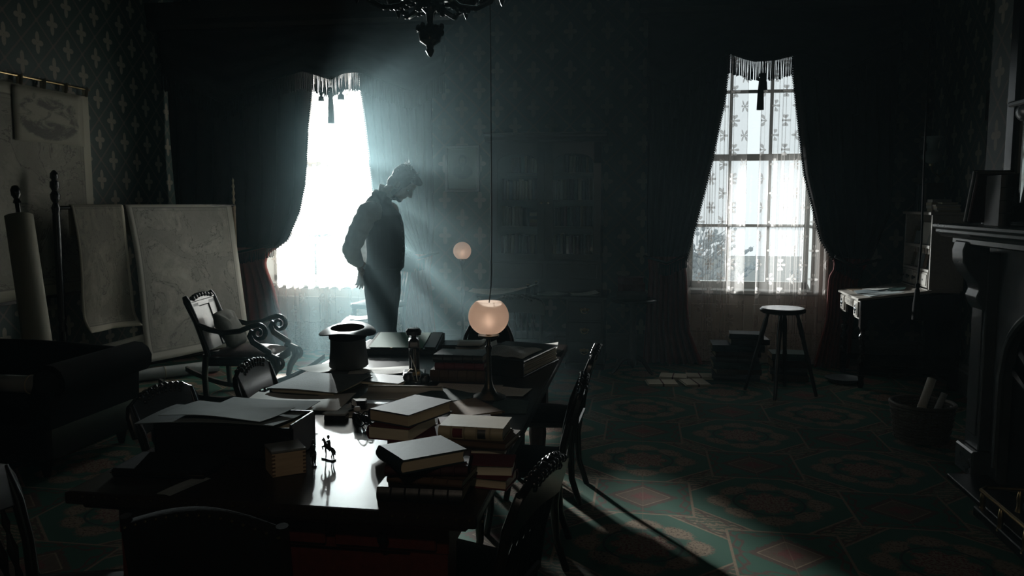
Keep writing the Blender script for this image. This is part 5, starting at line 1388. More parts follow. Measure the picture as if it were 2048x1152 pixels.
for i, (th_, L_, cv) in enumerate(((0.055, 0.42, 'cover_black'), (0.05, 0.40, 'cover_brown'), (0.06, 0.42, 'cover_green'), (0.05, 0.38, 'cover_black'), (0.05, 0.40, 'cover_wine'), (0.06, 0.46, 'cover_teal'))):
    book('big dark volume, %s in the floor pile behind the stool' % where[i], (0.86+0.01*(i % 2), 7.66, zz), (L_, 0.30, th_-0.001), (-3, 4, 1, -4, 3, 0)[i], cv, bands=(3 if i % 2 else 0), group=GF); zz += th_
book('medium black book lying on the floor pile, lower of the top two', (0.97, 7.67, zz), (0.34, 0.24, 0.05), 3, 'cover_black', group=GF); zz += 0.05
book('teal book topping the floor pile behind the stool', (0.95, 7.67, zz), (0.30, 0.22, 0.045), -4, 'cover_teal', 'page_pale', group=GF)
zz = 0
for i, (th_, cv) in enumerate(((0.06, 'cover_brown'), (0.06, 'cover_black'), (0.07, 'cover_wine'), (0.06, 'cover_green'))):
    book('dark volume, %s in the second pile between stool and desk' % where[i], (1.33, 7.68, zz), (0.32, 0.24, th_-0.001), (2, -5, 4, 0)[i], cv, bands=2, group='second floor pile by the right window'); zz += th_
GL = 'flat papers on the carpet before the right window'
for i, (x, y, w_, d_, h, rz, lb) in enumerate(((0.19, 7.28, 0.26, 0.20, 0.022, 8, 'leftmost flat bundle of papers on the carpet before the right window'), (0.30, 7.56, 0.24, 0.20, 0.026, -6, 'far flat bundle of papers on the carpet beside the drape'), (0.48, 7.34, 0.22, 0.24, 0.02, 14, 'right flat bundle of papers on the carpet before the right window'), (0.54, 7.60, 0.22, 0.18, 0.028, 4, 'flat bundle of papers on the carpet nearest the floor pile of books'))):
    t = thing('paper_bundle', lb, 'papers', (x, y, 0), R(rz), GL)
    rr_ = random.Random(i)
    for k in range(3):
        q = h/3
        M().box(-w_/2+rr_.uniform(-.008, .008), w_/2+rr_.uniform(-.008, .008), -d_/2, d_/2+rr_.uniform(-.008, .008), k*q, (k+1)*q-0.0006).build('paper_sheaf', 'page_pale', t, smooth=0)
    M().box(-0.006, 0.006, -d_/2-0.009, d_/2+0.010, 0, h+0.001).build('tape', 'cover_red', t, smooth=0)

# slant-top writing desk with pigeonhole hutch
DX0, DX1, DY0, DY1 = 1.86, 2.67, 7.37, 8.06
t = thing('writing_desk', 'slant-top writing desk with pigeonhole hutch against the right wall', 'desk', (DX0, DY0, 0))
D, W_ = DX1-DX0, DY1-DY0+0.32
W_ = 0.72; KW = W_/0.98
M().prism([(-0.03, 0.765), (-0.03, 0.785), (D-0.25, 0.868), (D-0.25, 0.842)], -0.03, W_+0.0, 'y').build('slant_top', 'desk_wood', t, smooth=0, bevel=0.004)
M().box(D-0.28, D, 0.0, W_, 0.842, 0.868).build('top_ledge', 'desk_wood', t, smooth=0)
M().prism([(0, 0.68), (0, 0.765), (D, 0.84), (D, 0.60), (0.03, 0.60), (0.03, 0.68)], 0, 0.03, 'y').build('side_panel', 'wood_black', t, smooth=0)
M().prism([(0, 0.68), (0, 0.765), (D, 0.84), (D, 0.60), (0.03, 0.60), (0.03, 0.68)], W_-0.03, W_, 'y').build('side_panel', 'wood_black', t, smooth=0)
M().box(D-0.02, D, 0, W_, 0.05, 0.86).build('back_panel', 'wood_black', t, smooth=0)
M().box(0.0, 0.02, 0.03, W_-0.03, 0.68, 0.765).box(0, 0.02, 0.03, 0.20, 0.60, 0.68).box(0, 0.02, W_-0.20, W_-0.03, 0.60, 0.68).build('front_frieze', 'desk_wood', t, smooth=0)
for y0, y1, z0_, z1_, nm in ((0.045, 0.185, 0.615, 0.75, 'rosette'), (0.215, W_-0.215, 0.695, 0.75, 'keyhole'), (W_-0.185, W_-0.045, 0.615, 0.75, 'rosette')):
    d_ = M().box(-0.014, 0.0, y0, y1, z0_, z1_).build('drawer', 'desk_wood', t, smooth=0, bevel=0.004)
    M().box(-0.018, -0.013, y0+0.02, y1-0.02, z0_+0.016, z1_-0.016).build('drawer_panel', 'desk_wood', d_, smooth=0, bevel=0.003)
    cy, cz = (y0+y1)/2, (z0_+z1_)/2
    if nm == 'rosette':
        m = M().ell((-0.02, cy, cz), (0.006, 0.017, 0.022), 10, 6)
        for a, b_ in ((0.024, 0), (-0.024, 0), (0, 0.03), (0, -0.03)): m.ell((-0.02, cy+a, cz+b_), (0.005, 0.013, 0.013), 8, 5)
        m.build('pull', 'iron', d_)
    else: M().ell((-0.018, cy, cz), (0.003, 0.007, 0.012), 8, 6).build('keyhole', 'iron', d_)
for y in (0.035, W_-0.035):
    m = M().cbox((0.035, y, 0.61), (0.06, 0.06, 0.16))
    rings = []
    for i in range(40):
        z = 0.53-0.33*i/39; a0 = i*0.55
        rings.append([(0.035+(0.023+0.008*math.cos(2*(2*PI*j/12)-a0))*math.cos(2*PI*j/12), y+(0.023+0.008*math.cos(2*(2*PI*j/12)-a0))*math.sin(2*PI*j/12), z) for j in range(12)])
    m.loft(rings)
    m.cbox((0.035, y, 0.16), (0.055, 0.055, 0.09)).lathe([(0, 0), (0.02, 0), (0.03, 0.03), (0.022, 0.07), (0.03, 0.11), (0, 0.115)], 12, (0.035, y, 0))
    m.build('twist_leg', 'wood_dark', t, smooth=40)
    M().cbox((D-0.035, y, 0.30), (0.06, 0.06, 0.60)).build('rear_leg', 'wood_black', t, smooth=0)
    M().box(0.05, D-0.05, y-0.02, y+0.02, 0.14, 0.18).build('stretcher', 'wood_black', t, smooth=0)
# hutch
hx0 = D-0.27
hu = 'desk_wood'
M().box(hx0, D, -0.0, 0.022, 0.868, 1.50).build('hutch_side', hu, t, smooth=0, bevel=0.003)
M().box(hx0, D, W_-0.022, W_, 0.868, 1.50).build('hutch_side', hu, t, smooth=0, bevel=0.003)
M().box(hx0-0.02, D, -0.02, W_+0.02, 1.50, 1.525).build('hutch_top', hu, t, smooth=0, bevel=0.004)
M().box(D-0.015, D, 0.02, W_-0.02, 0.868, 1.50).build('hutch_back', 'wood_black', t, smooth=0)
M().box(hx0-0.006, D, 0.02, W_-0.02, 1.015, 1.035).build('hutch_shelf', hu, t, smooth=0)
M().box(hx0-0.006, D, 0.02, W_-0.02, 1.215, 1.240).build('hutch_shelf', hu, t, smooth=0)
dw = [(a*KW, b_*KW) for a, b_ in ((0.035, 0.33), (0.35, 0.55), (0.57, 0.77), (0.79, 0.945))]
for i, (a, b_) in enumerate(dw):
    d_ = M().box(hx0-0.008, D-0.02, a, b_, 0.88, 1.010).build('small_drawer', hu, t, smooth=0, bevel=0.004)
    M().box(hx0-0.013, hx0-0.007, a+0.018, b_-0.018, 0.896, 0.994).build('drawer_panel', hu, d_, smooth=0, bevel=0.003)
    M().lathe([(0.008, 0), (0.008, 0.01), (0.018, 0.018), (0.02, 0.026), (0, 0.03)] if i else [(0.006, 0), (0.009, 0.004), (0, 0.005)], 12, mat=T(hx0-0.012, (a+b_)/2, 0.945) @ Matrix.Rotation(-PI/2, 4, 'Y')).build('knob', 'iron', d_)
for zt in (1.50, 1.215):
    for k in range(8):
        M().box(hx0+0.005, hx0+0.02, (0.10+k*0.105)*KW, (0.10+k*0.105)*KW+0.008, zt-0.05, zt).build('divider_peg', hu, t, smooth=0)
# letters in the pigeonholes
rl = random.Random(9)
def letter(label, y, z, w_, h, lean, rz, mat):
    o = M().box(-0.0015, 0.0015, -w_*0.42, w_*0.42, 0, h).build('letter', mat, None, smooth=0)
    o.location = (DX0+hx0+0.05, DY0+y*KW, z+0.002); o.rotation_euler = (lean*0, R(lean), R(rz)); tag(o, label, 'letter', 'letters in the desk pigeonholes')
tops = [(0.16, 0.18, 0.19, 10, 8, 'paper', 'tall pale letter leaning in the upper pigeonhole, nearest the camera end'), (0.31, 0.10, 0.20, 12, 0, 'paper_grey', 'grey letter leaning in the upper pigeonhole, second from the camera end'),
        (0.46, 0.20, 0.19, 8, 4, 'paper', 'bright broad letter standing in the middle of the upper pigeonhole'), (0.60, 0.10, 0.13, 12, -6, 'paper_blue', 'small blue-grey letter beside the bright one in the upper pigeonhole'), (0.72, 0.13, 0.11, 10, 6, 'paper_grey', 'short grey letter in the upper pigeonhole toward the window'), (0.86, 0.10, 0.15, 16, 10, 'paper_brown', 'brown envelope leaning in the far upper pigeonhole')]
for y, w_, h, ln, rz, mt_, lb in tops: letter(lb, y, 1.24, w_, h, ln, rz, mt_)
bots = [(0.24, 0.05, 0.15, 6, 5, 'paper_blue', 'narrow blue-grey letter in the lower pigeonhole, camera end'), (0.40, 0.12, 0.13, 10, -5, 'paper_brown', 'brown letter in the middle of the lower pigeonhole'), (0.52, 0.07, 0.11, 12, 6, 'paper_blue', 'small blue letter in the lower pigeonhole'), (0.66, 0.16, 0.13, 14, 4, 'paper', 'pale folded letter in the lower pigeonhole'), (0.84, 0.14, 0.15, 10, -6, 'paper_brown', 'broad brown letter in the far lower pigeonhole')]
for y, w_, h, ln, rz, mt_, lb in bots: letter(lb, y, 1.035, w_, h, ln, rz, mt_)
def plate(label, loc, r):
    t = thing('metal_plate', label, 'plate', loc, 0, None, 0, R(-78))
    M().lathe([(0, 0), (r*0.7, 0), (r, 0.012), (r, 0.016), (r*0.7, 0.006), (0, 0.006)], 28).build('dish', 'iron', t); M().tube([(r*math.cos(2*PI*i/28), r*math.sin(2*PI*i/28), 0.014) for i in range(28)], 0.003, 5, close=True).build('rim', 'brass', t)
plate('dark round plate standing in the lower pigeonhole', (DX0+hx0+0.10, DY0+0.10, 1.112), 0.068)
# books on top of the hutch
GH = 'upright books on the desk hutch'
for i in range(6):
    y = 0.655-0.052*i
    hgt = 0.23+0.02*(i % 2)
    o = book('dark upright book on the hutch, %s from the window end' % ['first', 'second', 'third', 'fourth', 'fifth', 'sixth'][i], (DX0+D-0.13, DY0+y, 1.526+hgt/2), (hgt, 0.15, 0.04), 0, ('cover_teal', 'cover_black', 'cover_green', 'cover_teal', 'cover_black', 'cover_brown')[i], group=GH)
    o.rotation_euler = Matrix(((0, 1, 0), (0, 0, 1), (1, 0, 0))).to_euler()
def paper_pile(label, loc, size, rz, mats=('page_pale', 'paper')):
    t = thing('paper_pile', label, 'papers', loc, R(rz)); a, b_, h = size; r_ = random.Random(len(label)); k = 4
    for i in range(k): M().box(-a/2+r_.uniform(-.01, .01), a/2+r_.uniform(-.01, .01), -b_/2+r_.uniform(-.01, .01), b_/2, h*i/k, h*(i+1)/k-0.0008).build('sheaf', mats[i % 2], t, smooth=0)
paper_pile('tall pile of white papers on the hutch near its middle', (DX0+D-0.13, DY0+0.30, 1.526), (0.16, 0.11, 0.105), 4)
paper_pile('lower pile of pale papers at the camera end of the hutch', (DX0+D-0.13, DY0+0.09, 1.526), (0.18, 0.13, 0.06), -6)
book('dark book lying across the paper pile at the camera end of the hutch', (DX0+D-0.13, DY0+0.09, 1.587), (0.17, 0.13, 0.022), 84, 'cover_green', 'page_pale')
book('small tan book between the two paper piles on the hutch', (DX0+D-0.14, DY0+0.20, 1.526), (0.12, 0.07, 0.055), 92, 'cover_tan', 'page_pale')
# papers on the slant
sa = math.atan2(0.083, D-0.22)
def slant(label, x, y, a, b_, rz, mat, lift=0.0):
    o = M().slab(8, 8, lambda u, v: ((u-0.5)*a, (v-0.5)*b_*0.8, 0.003+0.003*math.sin(u*4+x*9)+lift), 0.0015).build('sheet_of_paper', mat, None, smooth=60)
    set_uv(o, lambda c: (c.x/a+0.5, c.y/b_+0.5))
    z = 0.786 + (x+0.03)*0.083/(D-0.22)
    o.location = (DX0+x, DY0+y*0.74, z); o.rotation_euler = (Matrix.Rotation(-sa, 4, 'Y') @ Matrix.Rotation(R(rz), 4, 'Z')).to_euler()
    tag(o, label, 'paper', 'sheets on the writing desk')
slant('pale sheet on the desk slant at the corner nearest the camera', 0.20, 0.16, 0.30, 0.24, 10, 'paper_grey')
slant('large grey sheet across the middle of the desk slant', 0.22, 0.48, 0.36, 0.30, -6, 'paper_blue')
slant('brownish sheet at the window end of the desk slant', 0.18, 0.80, 0.30, 0.26, 5, 'paper_brown')
slant('written page lying on the other sheets of the desk slant', 0.26, 0.58, 0.20, 0.26, 24, 'written_paper', 0.006)
slant('folded dark sheet by the small drawers of the desk', 0.36, 0.34, 0.14, 0.22, -20, 'cover_green', 0.006)
t = thing('tin_bowl', 'shallow pale tin bowl on the floor under the writing desk', 'bowl', (1.80, 7.62, 0))
M().lathe([(0, 0.0), (0.10, 0.0), (0.145, 0.035), (0.155, 0.038), (0.15, 0.042), (0.10, 0.008), (0, 0.008)], 28).build('dish', 'slate_paint', t); M().tube([(0.153*math.cos(2*PI*i/28), 0.153*math.sin(2*PI*i/28), 0.04) for i in range(28)], 0.004, 5, close=True).build('rim', 'iron', t)
# bell pull
t = thing('bell_pull', 'long black bell cord with a tassel hanging from the ceiling before the desk', 'bell pull', (2.20, 7.02, 0))
M().lathe([(0, ZC), (0.05, ZC), (0.045, ZC-0.02), (0.012, ZC-0.05), (0, ZC-0.05)], 14).build('ceiling_rose', 'brass', t)
M().tube([(0, 0, ZC-0.04), (0.005, 0, 3.0), (0.0, 0.0, 2.0), (0.012, 0, 1.3), (0.0, 0, 0.98)], 0.0085, 7).build('cord', 'fringe', t)
m = M(); tassel(m, 0, 0, 1.0, 0.66, 0.035, 0.04); m.build('tassel', 'fringe', t)
# wall sconce
t = thing('wall_sconce', 'glass wall sconce with a flared chimney above the writing desk', 'wall lamp', (XR, 7.93, 1.93))
M().lathe([(0, 0), (0.05, 0), (0.05, 0.012), (0.02, 0.02), (0, 0.02)], 18, mat=T(0, 0, -0.05) @ Matrix.Rotation(-PI/2, 4, 'Y')).build('wall_plate', 'brass', t)
M().tube([(-0.01, 0, -0.05), (-0.08, 0, -0.09), (-0.14, 0, -0.05), (-0.15, 0, 0.0)], 0.008, 8).build('arm', 'brass', t)
M().lathe([(0, -0.01), (0.025, 0.0), (0.028, 0.02), (0, 0.02)], 14, (-0.15, 0, 0)).build('gallery', 'brass', t)
pf = [(0.022, 0.02), (0.07, 0.045), (0.088, 0.08), (0.07, 0.115), (0.040, 0.14), (0.042, 0.155), (0.042, 0.19), (0.055, 0.225), (0.10, 0.26)]
M().loft([[(-0.15+r*math.cos(2*PI*j/28), r*math.sin(2*PI*j/28), z) for j in range(28)] for r, z in pf + [(r-0.003, z) for r, z in reversed(pf)]], cap=False, close=True).build('glass_shade', 'sconce_glass', t, smooth=60)
# waste basket with rolls
t = thing('waste_basket', 'round wicker waste basket full of rolled papers beside the fireplace', 'basket', (1.90, 5.84, 0))
m = M(); NB = 28
for k in range(11):
    z = 0.012+0.021*k; r = 0.165+0.030*k/10
    m.tube([((r+0.005*(1 if (i+k) % 2 else -1))*math.cos(2*PI*i/NB), (r+0.005*(1 if (i+k) % 2 else -1))*math.sin(2*PI*i/NB), z) for i in range(NB)], 0.010, 5, close=True)
for i in range(NB): a = 2*PI*i/NB; m.tube([(0.165*math.cos(a), 0.165*math.sin(a), 0), (0.196*math.cos(a), 0.196*math.sin(a), 0.24)], 0.006, 4)
m.lathe([(0, 0), (0.165, 0), (0.165, 0.01), (0, 0.01)], NB)
m.build('wicker_body', 'wicker', t, smooth=60)
M().tube([(0.2*math.cos(2*PI*i/NB), 0.2*math.sin(2*PI*i/NB), 0.245) for i in range(NB)], 0.014, 7, close=True).build('rim', 'wicker', t)
roll('pale paper roll poking out of the waste basket, tall one', (1.84, 5.83, 0.03), (1.98, 5.92, 0.40), 0.028, 'paper')
roll('thin paper roll leaning in the waste basket toward the fireplace', (1.90, 5.77, 0.03), (2.02, 5.79, 0.33), 0.02, 'paper_grey')

# ------------------------------------------------------------------ chimney breast and fireplace
CB = 2.10
M().box(CB, XR, 3.0, 5.55, 0, ZC).build('wall_chimney', 'wallpaper_side', kind='structure', smooth=0)
t = thing('fireplace', 'grey marble fireplace with scroll corbels at the right edge', 'fireplace', (CB, 4.3, 0))
ya, yb_ = -0.95, 0.93
for s, y in ((1, 0.83), (-1, -0.85)):
    lgp = M().box(-0.15, 0, y-0.10, y+0.10, 0.16, 1.32).build('jamb', 'marble', t, smooth=0, bevel=0.006)
    M().box(-0.158, -0.149, y-0.07, y+0.07, 0.24, 1.02).build('jamb_panel', 'marble', lgp, smooth=0, bevel=0.004)
    M().box(-0.19, 0, y-0.13, y+0.13, 0, 0.16).build('plinth', 'marble', lgp, smooth=0, bevel=0.01)
    pr = [(-0.14, 1.38), (-0.27, 1.38), (-0.285, 1.33), (-0.28, 1.26), (-0.25, 1.20), (-0.20, 1.14), (-0.185, 1.10), (-0.20, 1.06), (-0.185, 1.02), (-0.165, 0.99), (-0.14, 0.97)]
    cbm = M().prism(pr, y-0.085, y+0.085, 'y').build('corbel', 'marble', lgp, smooth=30, bevel=0.006)
spn = []
m = M(); cy0 = 0.0
# arched front plate
arch = [(y*1.0, 0.62+0.46*math.sqrt(max(0, 1-(y/0.62)**2))) for y in [0.62-1.24*i/24 for i in range(25)]]
m.prism([(0.73, 0.0), (0.73, 1.36), (-0.75, 1.36), (-0.75, 0.0), (-0.62, 0.0)] + arch[::-1] + [(0.62, 0.0)], -0.09, 0.0, 'x')
m.build('arched_surround', 'marble', t, smooth=0, bevel=0.004)
M().tube([(-0.095, y, z) for y, z in [(0.62, 0.1), (0.62, 0.4)] + arch + [(-0.62, 0.4), (-0.62, 0.1)]], 0.022, 8).build('arch_moulding', 'marble', t)
ins = M().box(-0.035, -0.005, -0.61, 0.61, 0.02, 1.08).build('iron_insert', 'iron', t, smooth=0)
for k in range(9):
    a = R(10+20*k); M().tube([(-0.05, 0.40*math.cos(a), 0.55+0.3*math.sin(a)), (-0.06, 0.5*math.cos(a), 0.6+0.36*math.sin(a)), (-0.045, 0.585*math.cos(a), 0.62+0.41*math.sin(a))], [0.015, 0.03, 0.012], 7).build('cast_leaf', 'iron', ins)
M().prism([(0, 1.40), (-0.30, 1.40), (-0.31, 1.415), (-0.33, 1.425), (-0.33, 1.445), (-0.35, 1.455), (-0.35, 1.475), (0, 1.475)], ya-0.14, yb_+0.14, 'y').build('mantel_shelf', 'marble', t, smooth=0, bevel=0.003)
M().box(-0.26, 0, ya-0.06, yb_+0.06, 1.36, 1.40).build('shelf_moulding', 'marble', t, smooth=0, bevel=0.008)
M().box(-0.32, -0.10, -0.7, 0.7, 0, 0.03).build('hearth', 'iron', t, smooth=0, bevel=0.004)
t = thing('fender', 'low brass and iron fender round the hearth at the right', 'fender', (1.74, 3.86, 0.0))
M().tube([(0.20, 0.54, 0.15), (0.02, 0.54, 0.15), (-0.02, 0.50, 0.15), (-0.02, -0.50, 0.15), (0.02, -0.54, 0.15), (0.20, -0.54, 0.15)], 0.011, 8).build('rail', 'brass', t)
for x, y in ((0.18, 0.54), (0.0, 0.525), (-0.02, 0.26), (-0.02, 0.0), (-0.02, -0.26), (0.0, -0.525)): M().lathe([(0, 0.032), (0.02, 0.032), (0.012, 0.06), (0.016, 0.10), (0.010, 0.14), (0, 0.15)], 10, (x, y, 0)).build('baluster', 'brass', t)
M().box(-0.035, 0.0, -0.55, 0.55, 0.0, 0.05).build('curb', 'iron', t, smooth=0, bevel=0.005)
# mantel: books and mirror
def upright(label, loc, dim, ry_lean, rz, cov, bands=0, labels=0, grp='books on the mantel shelf'):
    o = book(label, loc, dim, 0, cov, bands=bands, labels=labels, group=grp)
    B_ = Matrix(((0, 1, 0), (0, 0, 1), (1, 0, 0))).to_4x4()
    o.rotation_euler = (Matrix.Rotation(R(rz), 4, 'Z') @ Matrix.Rotation(R(ry_lean), 4, 'X') @ B_).to_euler()
    return o
upright('tall dark book leaning at the far end of the mantel shelf', (1.93, 5.02, 1.477+0.153), (0.30, 0.20, 0.035), 20, 0, 'cover_black')
upright('tall wine book leaning second from the far end of the mantel shelf', (1.93, 4.965, 1.477+0.148), (0.29, 0.20, 0.035), 20, 0, 'cover_wine')
upright('thick black book with bright spine bands on the mantel shelf', (1.93, 4.82, 1.477+0.136), (0.27, 0.19, 0.06), 0, 90, 'cover_black', 3, 0)
t = thing('overmantel_mirror', 'big dark-framed mirror standing over the mantel shelf', 'mirror', (CB, 4.25, 1.48))
for a in ((-0.9, -0.78, 0, 1.75), (0.78, 0.90, 0, 1.75), (-0.9, 0.9, 0, 0.12), (-0.9, 0.9, 1.63, 1.75)): M().box(-0.06, 0, a[0], a[1], a[2], a[3]).build('frame_rail', 'wood_black', t, smooth=0, bevel=0.015)
mm, mb = new_mat('mirror_glass'); mb.inputs['Metallic'].default_value = 1; mb.inputs['Base Color'].default_value = (0.55, 0.6, 0.58, 1); mb.inputs['Roughness'].default_value = 0.06
M().box(-0.03, -0.01, -0.79, 0.79, 0.11, 1.64).build('mirror_pane', 'mirror_glass', t, smooth=0)
t = thing('marble_bracket', 'pale rounded marble bracket high on the mirror frame at the right edge', 'bracket', (CB-0.06, 4.85, 2.06))
M().ell((-0.05, -0.10, 0.02), (0.05, 0.10, 0.055), 18, 10).build('bowl', 'marble', t); M().box(-0.11, 0.0, -0.21, 0.01, 0.05, 0.08).build('ledge', 'marble', t, smooth=0, bevel=0.008)

# ------------------------------------------------------------------ chandelier
t = thing('chandelier', 'black ornate bronze gas chandelier over the table, seen from below', 'chandelier', (-1.02, 3.92, 0))
zc = 2.52
M().lathe([(0.012, ZC), (0.012, 2.95), (0.03, 2.90), (0.05, 2.84), (0.03, 2.78), (0.045, 2.72), (0.075, 2.66), (0.09, 2.60), (0.06, 2.545), (0.04, 2.52), (0.02, 2.50), (0.014, 2.455), (0.04, 2.43), (0.055, 2.40), (0.05, 2.37), (0.02, 2.35), (0.016, 2.335), (0.022, 2.325), (0.008, 2.30), (0, 2.296)], 20).build('stem', 'chandelier_bronze', t)
M().lathe([(0, ZC), (0.11, ZC), (0.1, ZC-0.03), (0.03, ZC-0.08), (0, ZC-0.08)], 20).build('ceiling_rose', 'chandelier_bronze', t)
m = M(); rnd = random.Random(3)
for i in range(60):
    a = rnd.uniform(0, 2*PI); f = rnd.choice([(2.42, 0.055), (2.55, 0.10), (2.66, 0.08), (2.52, 0.06)]); p_ = Vector((f[1]*math.cos(a), f[1]*math.sin(a), f[0]+rnd.uniform(-.02, .02)))
    m.ell(p_, (0.014, 0.014, 0.018), 6, 4)
m.build('leaf_ornament', 'chandelier_bronze', t)['kind'] = 'stuff'
for k in range(6):
    a = R(60*k+12); c, s = math.cos(a), math.sin(a)
    P_ = lambda r, z, o=0: (r*c - o*s, r*s + o*c, z)
    ar = M().tube([P_(0.06, 2.60), P_(0.14, 2.535), P_(0.22, 2.525), P_(0.29, 2.56), P_(0.335, 2.62), P_(0.34, 2.66)], [0.016, 0.014, 0.013, 0.013, 0.012, 0.012], 8).build('arm', 'chandelier_bronze', t)
    sc_ = M().tube([P_(0.10 + 0.055*math.cos(2*PI*1.3*i/20)*(1-0.6*i/20), 2.60+0.055*math.sin(2*PI*1.3*i/20)*(1-0.6*i/20)) for i in range(21)], [0.010-0.005*i/20 for i in range(21)], 6)
    sc_.tube([P_(0.255 + 0.05*math.cos(-2*PI*1.2*i/20+2)*(1-0.6*i/20), 2.60+0.05*math.sin(-2*PI*1.2*i/20+2)*(1-0.6*i/20)) for i in range(21)], [0.009-0.004*i/20 for i in range(21)], 6)
    for q in range(9):
        f = q/8; m_ = P_(0.08+0.27*f, 2.545-0.035*math.sin(PI*f)+0.09*f*f+rnd.uniform(-.012, .012), rnd.uniform(-.02, .02)); sc_.ell(m_, (0.014, 0.014, 0.016), 6, 4)
    sc_.build('scrollwork', 'chandelier_bronze', ar)
    M().lathe([(0, 2.535), (0.006, 2.545), (0.012, 2.56), (0.02, 2.58), (0.05, 2.60), (0.062, 2.625), (0.06, 2.64), (0.028, 2.645), (0.03, 2.66), (0, 2.662)], 14, (0.345*c, 0.345*s, 0)).build('bobeche', 'chandelier_bronze', ar)
    pf = [(0.03, 2.66), (0.055, 2.68), (0.075, 2.72), (0.085, 2.78)]
    M().loft([[(0.345*c+r*math.cos(2*PI*j/20), 0.345*s+r*math.sin(2*PI*j/20), z) for j in range(20)] for r, z in pf + [(r-0.003, z) for r, z in reversed(pf)]], cap=False, close=True).build('glass_shade', 'sconce_glass', t, smooth=60)

# ------------------------------------------------------------------ the standing man
def ering(cx, cy, z, rx, ry, n=28, sq=0.85):
    out = []
    for j in range(n):
        a = 2*PI*j/n; c, s = math.cos(a), math.sin(a)
        out.append((cx + rx*math.copysign(abs(c)**sq, c), cy + ry*math.copysign(abs(s)**sq, s), z))
    return out
man = thing('person', 'man in dark waistcoat and white shirtsleeves standing with bowed head, hands behind back', 'person', (-2.15, 6.60, 0), R(-4))
B = M()
# trunk
for_t = [(0.90, 0.0, 0.10, 0.155), (0.97, 0.0, 0.118, 0.165), (1.10, 0.02, 0.12, 0.15), (1.25, 0.03, 0.125, 0.16), (1.40, 0.02, 0.120, 0.165), (1.50, 0.0, 0.110, 0.165), (1.57, -0.03, 0.08, 0.13), (1.625, -0.03, 0.062, 0.08)]
B.loft([ering(c, 0, z, rx, ry, 24, 1) for z, c, rx, ry in for_t])
B.tube([(-0.04, 0, 1.57), (0.0, 0, 1.63), (0.06, 0, 1.685), (0.13, 0, 1.73)], [0.066, 0.060, 0.058, 0.060], 14)
# head frame: forward f, side s, up u
PIT = R(48); HC = Vector((0.200, 0, 1.750))
Fv = Vector((math.cos(PIT), 0, -math.sin(PIT))); Uv = Vector((math.sin(PIT), 0, math.cos(PIT))); Sv = Vector((0, 1, 0))
HM = Matrix.Translation(HC) @ Matrix((Fv, Sv, Uv)).transposed().to_4x4()
B.ell((-0.018, 0, 0.030), (0.100, 0.077, 0.092), 20, 14, HM)
B.ell((0.022, 0, -0.045), (0.070, 0.062, 0.078), 18, 12, HM)
B.ell((0.050, 0, -0.095), (0.036, 0.036, 0.028), 12, 8, HM)
B.ell((0.066, 0, 0.035), (0.026, 0.056, 0.022), 12, 8, HM)
B.ell((0.048, 0, 0.062), (0.040, 0.060, 0.040), 12, 8, HM)
M.tube(B, [(0.080, 0, 0.022), (0.095, 0, 0.002), (0.112, 0, -0.024), (0.100, 0, -0.034)], [0.010, 0.012, 0.015, 0.010], 10, mat=HM)
for s in (-1, 1):
    B.ell((0.094, s*0.012, -0.029), (0.011, 0.009, 0.009), 8, 6, HM)
    B.ell((0.040, s*0.042, -0.020), (0.036, 0.024, 0.034), 10, 8, HM)
    B.ell((-0.012, s*0.078, -0.018), (0.022, 0.010, 0.034), 10, 8, HM)
    B.ell((0.010, s*0.050, -0.085), (0.050, 0.016, 0.026), 10, 8, HM)
B.ell((0.083, 0, -0.056), (0.012, 0.023, 0.007), 10, 6, HM); B.ell((0.080, 0, -0.070), (0.013, 0.020, 0.008), 10, 6, HM)
B.ell((0.074, 0, -0.100), (0.017, 0.020, 0.016), 10, 6, HM)
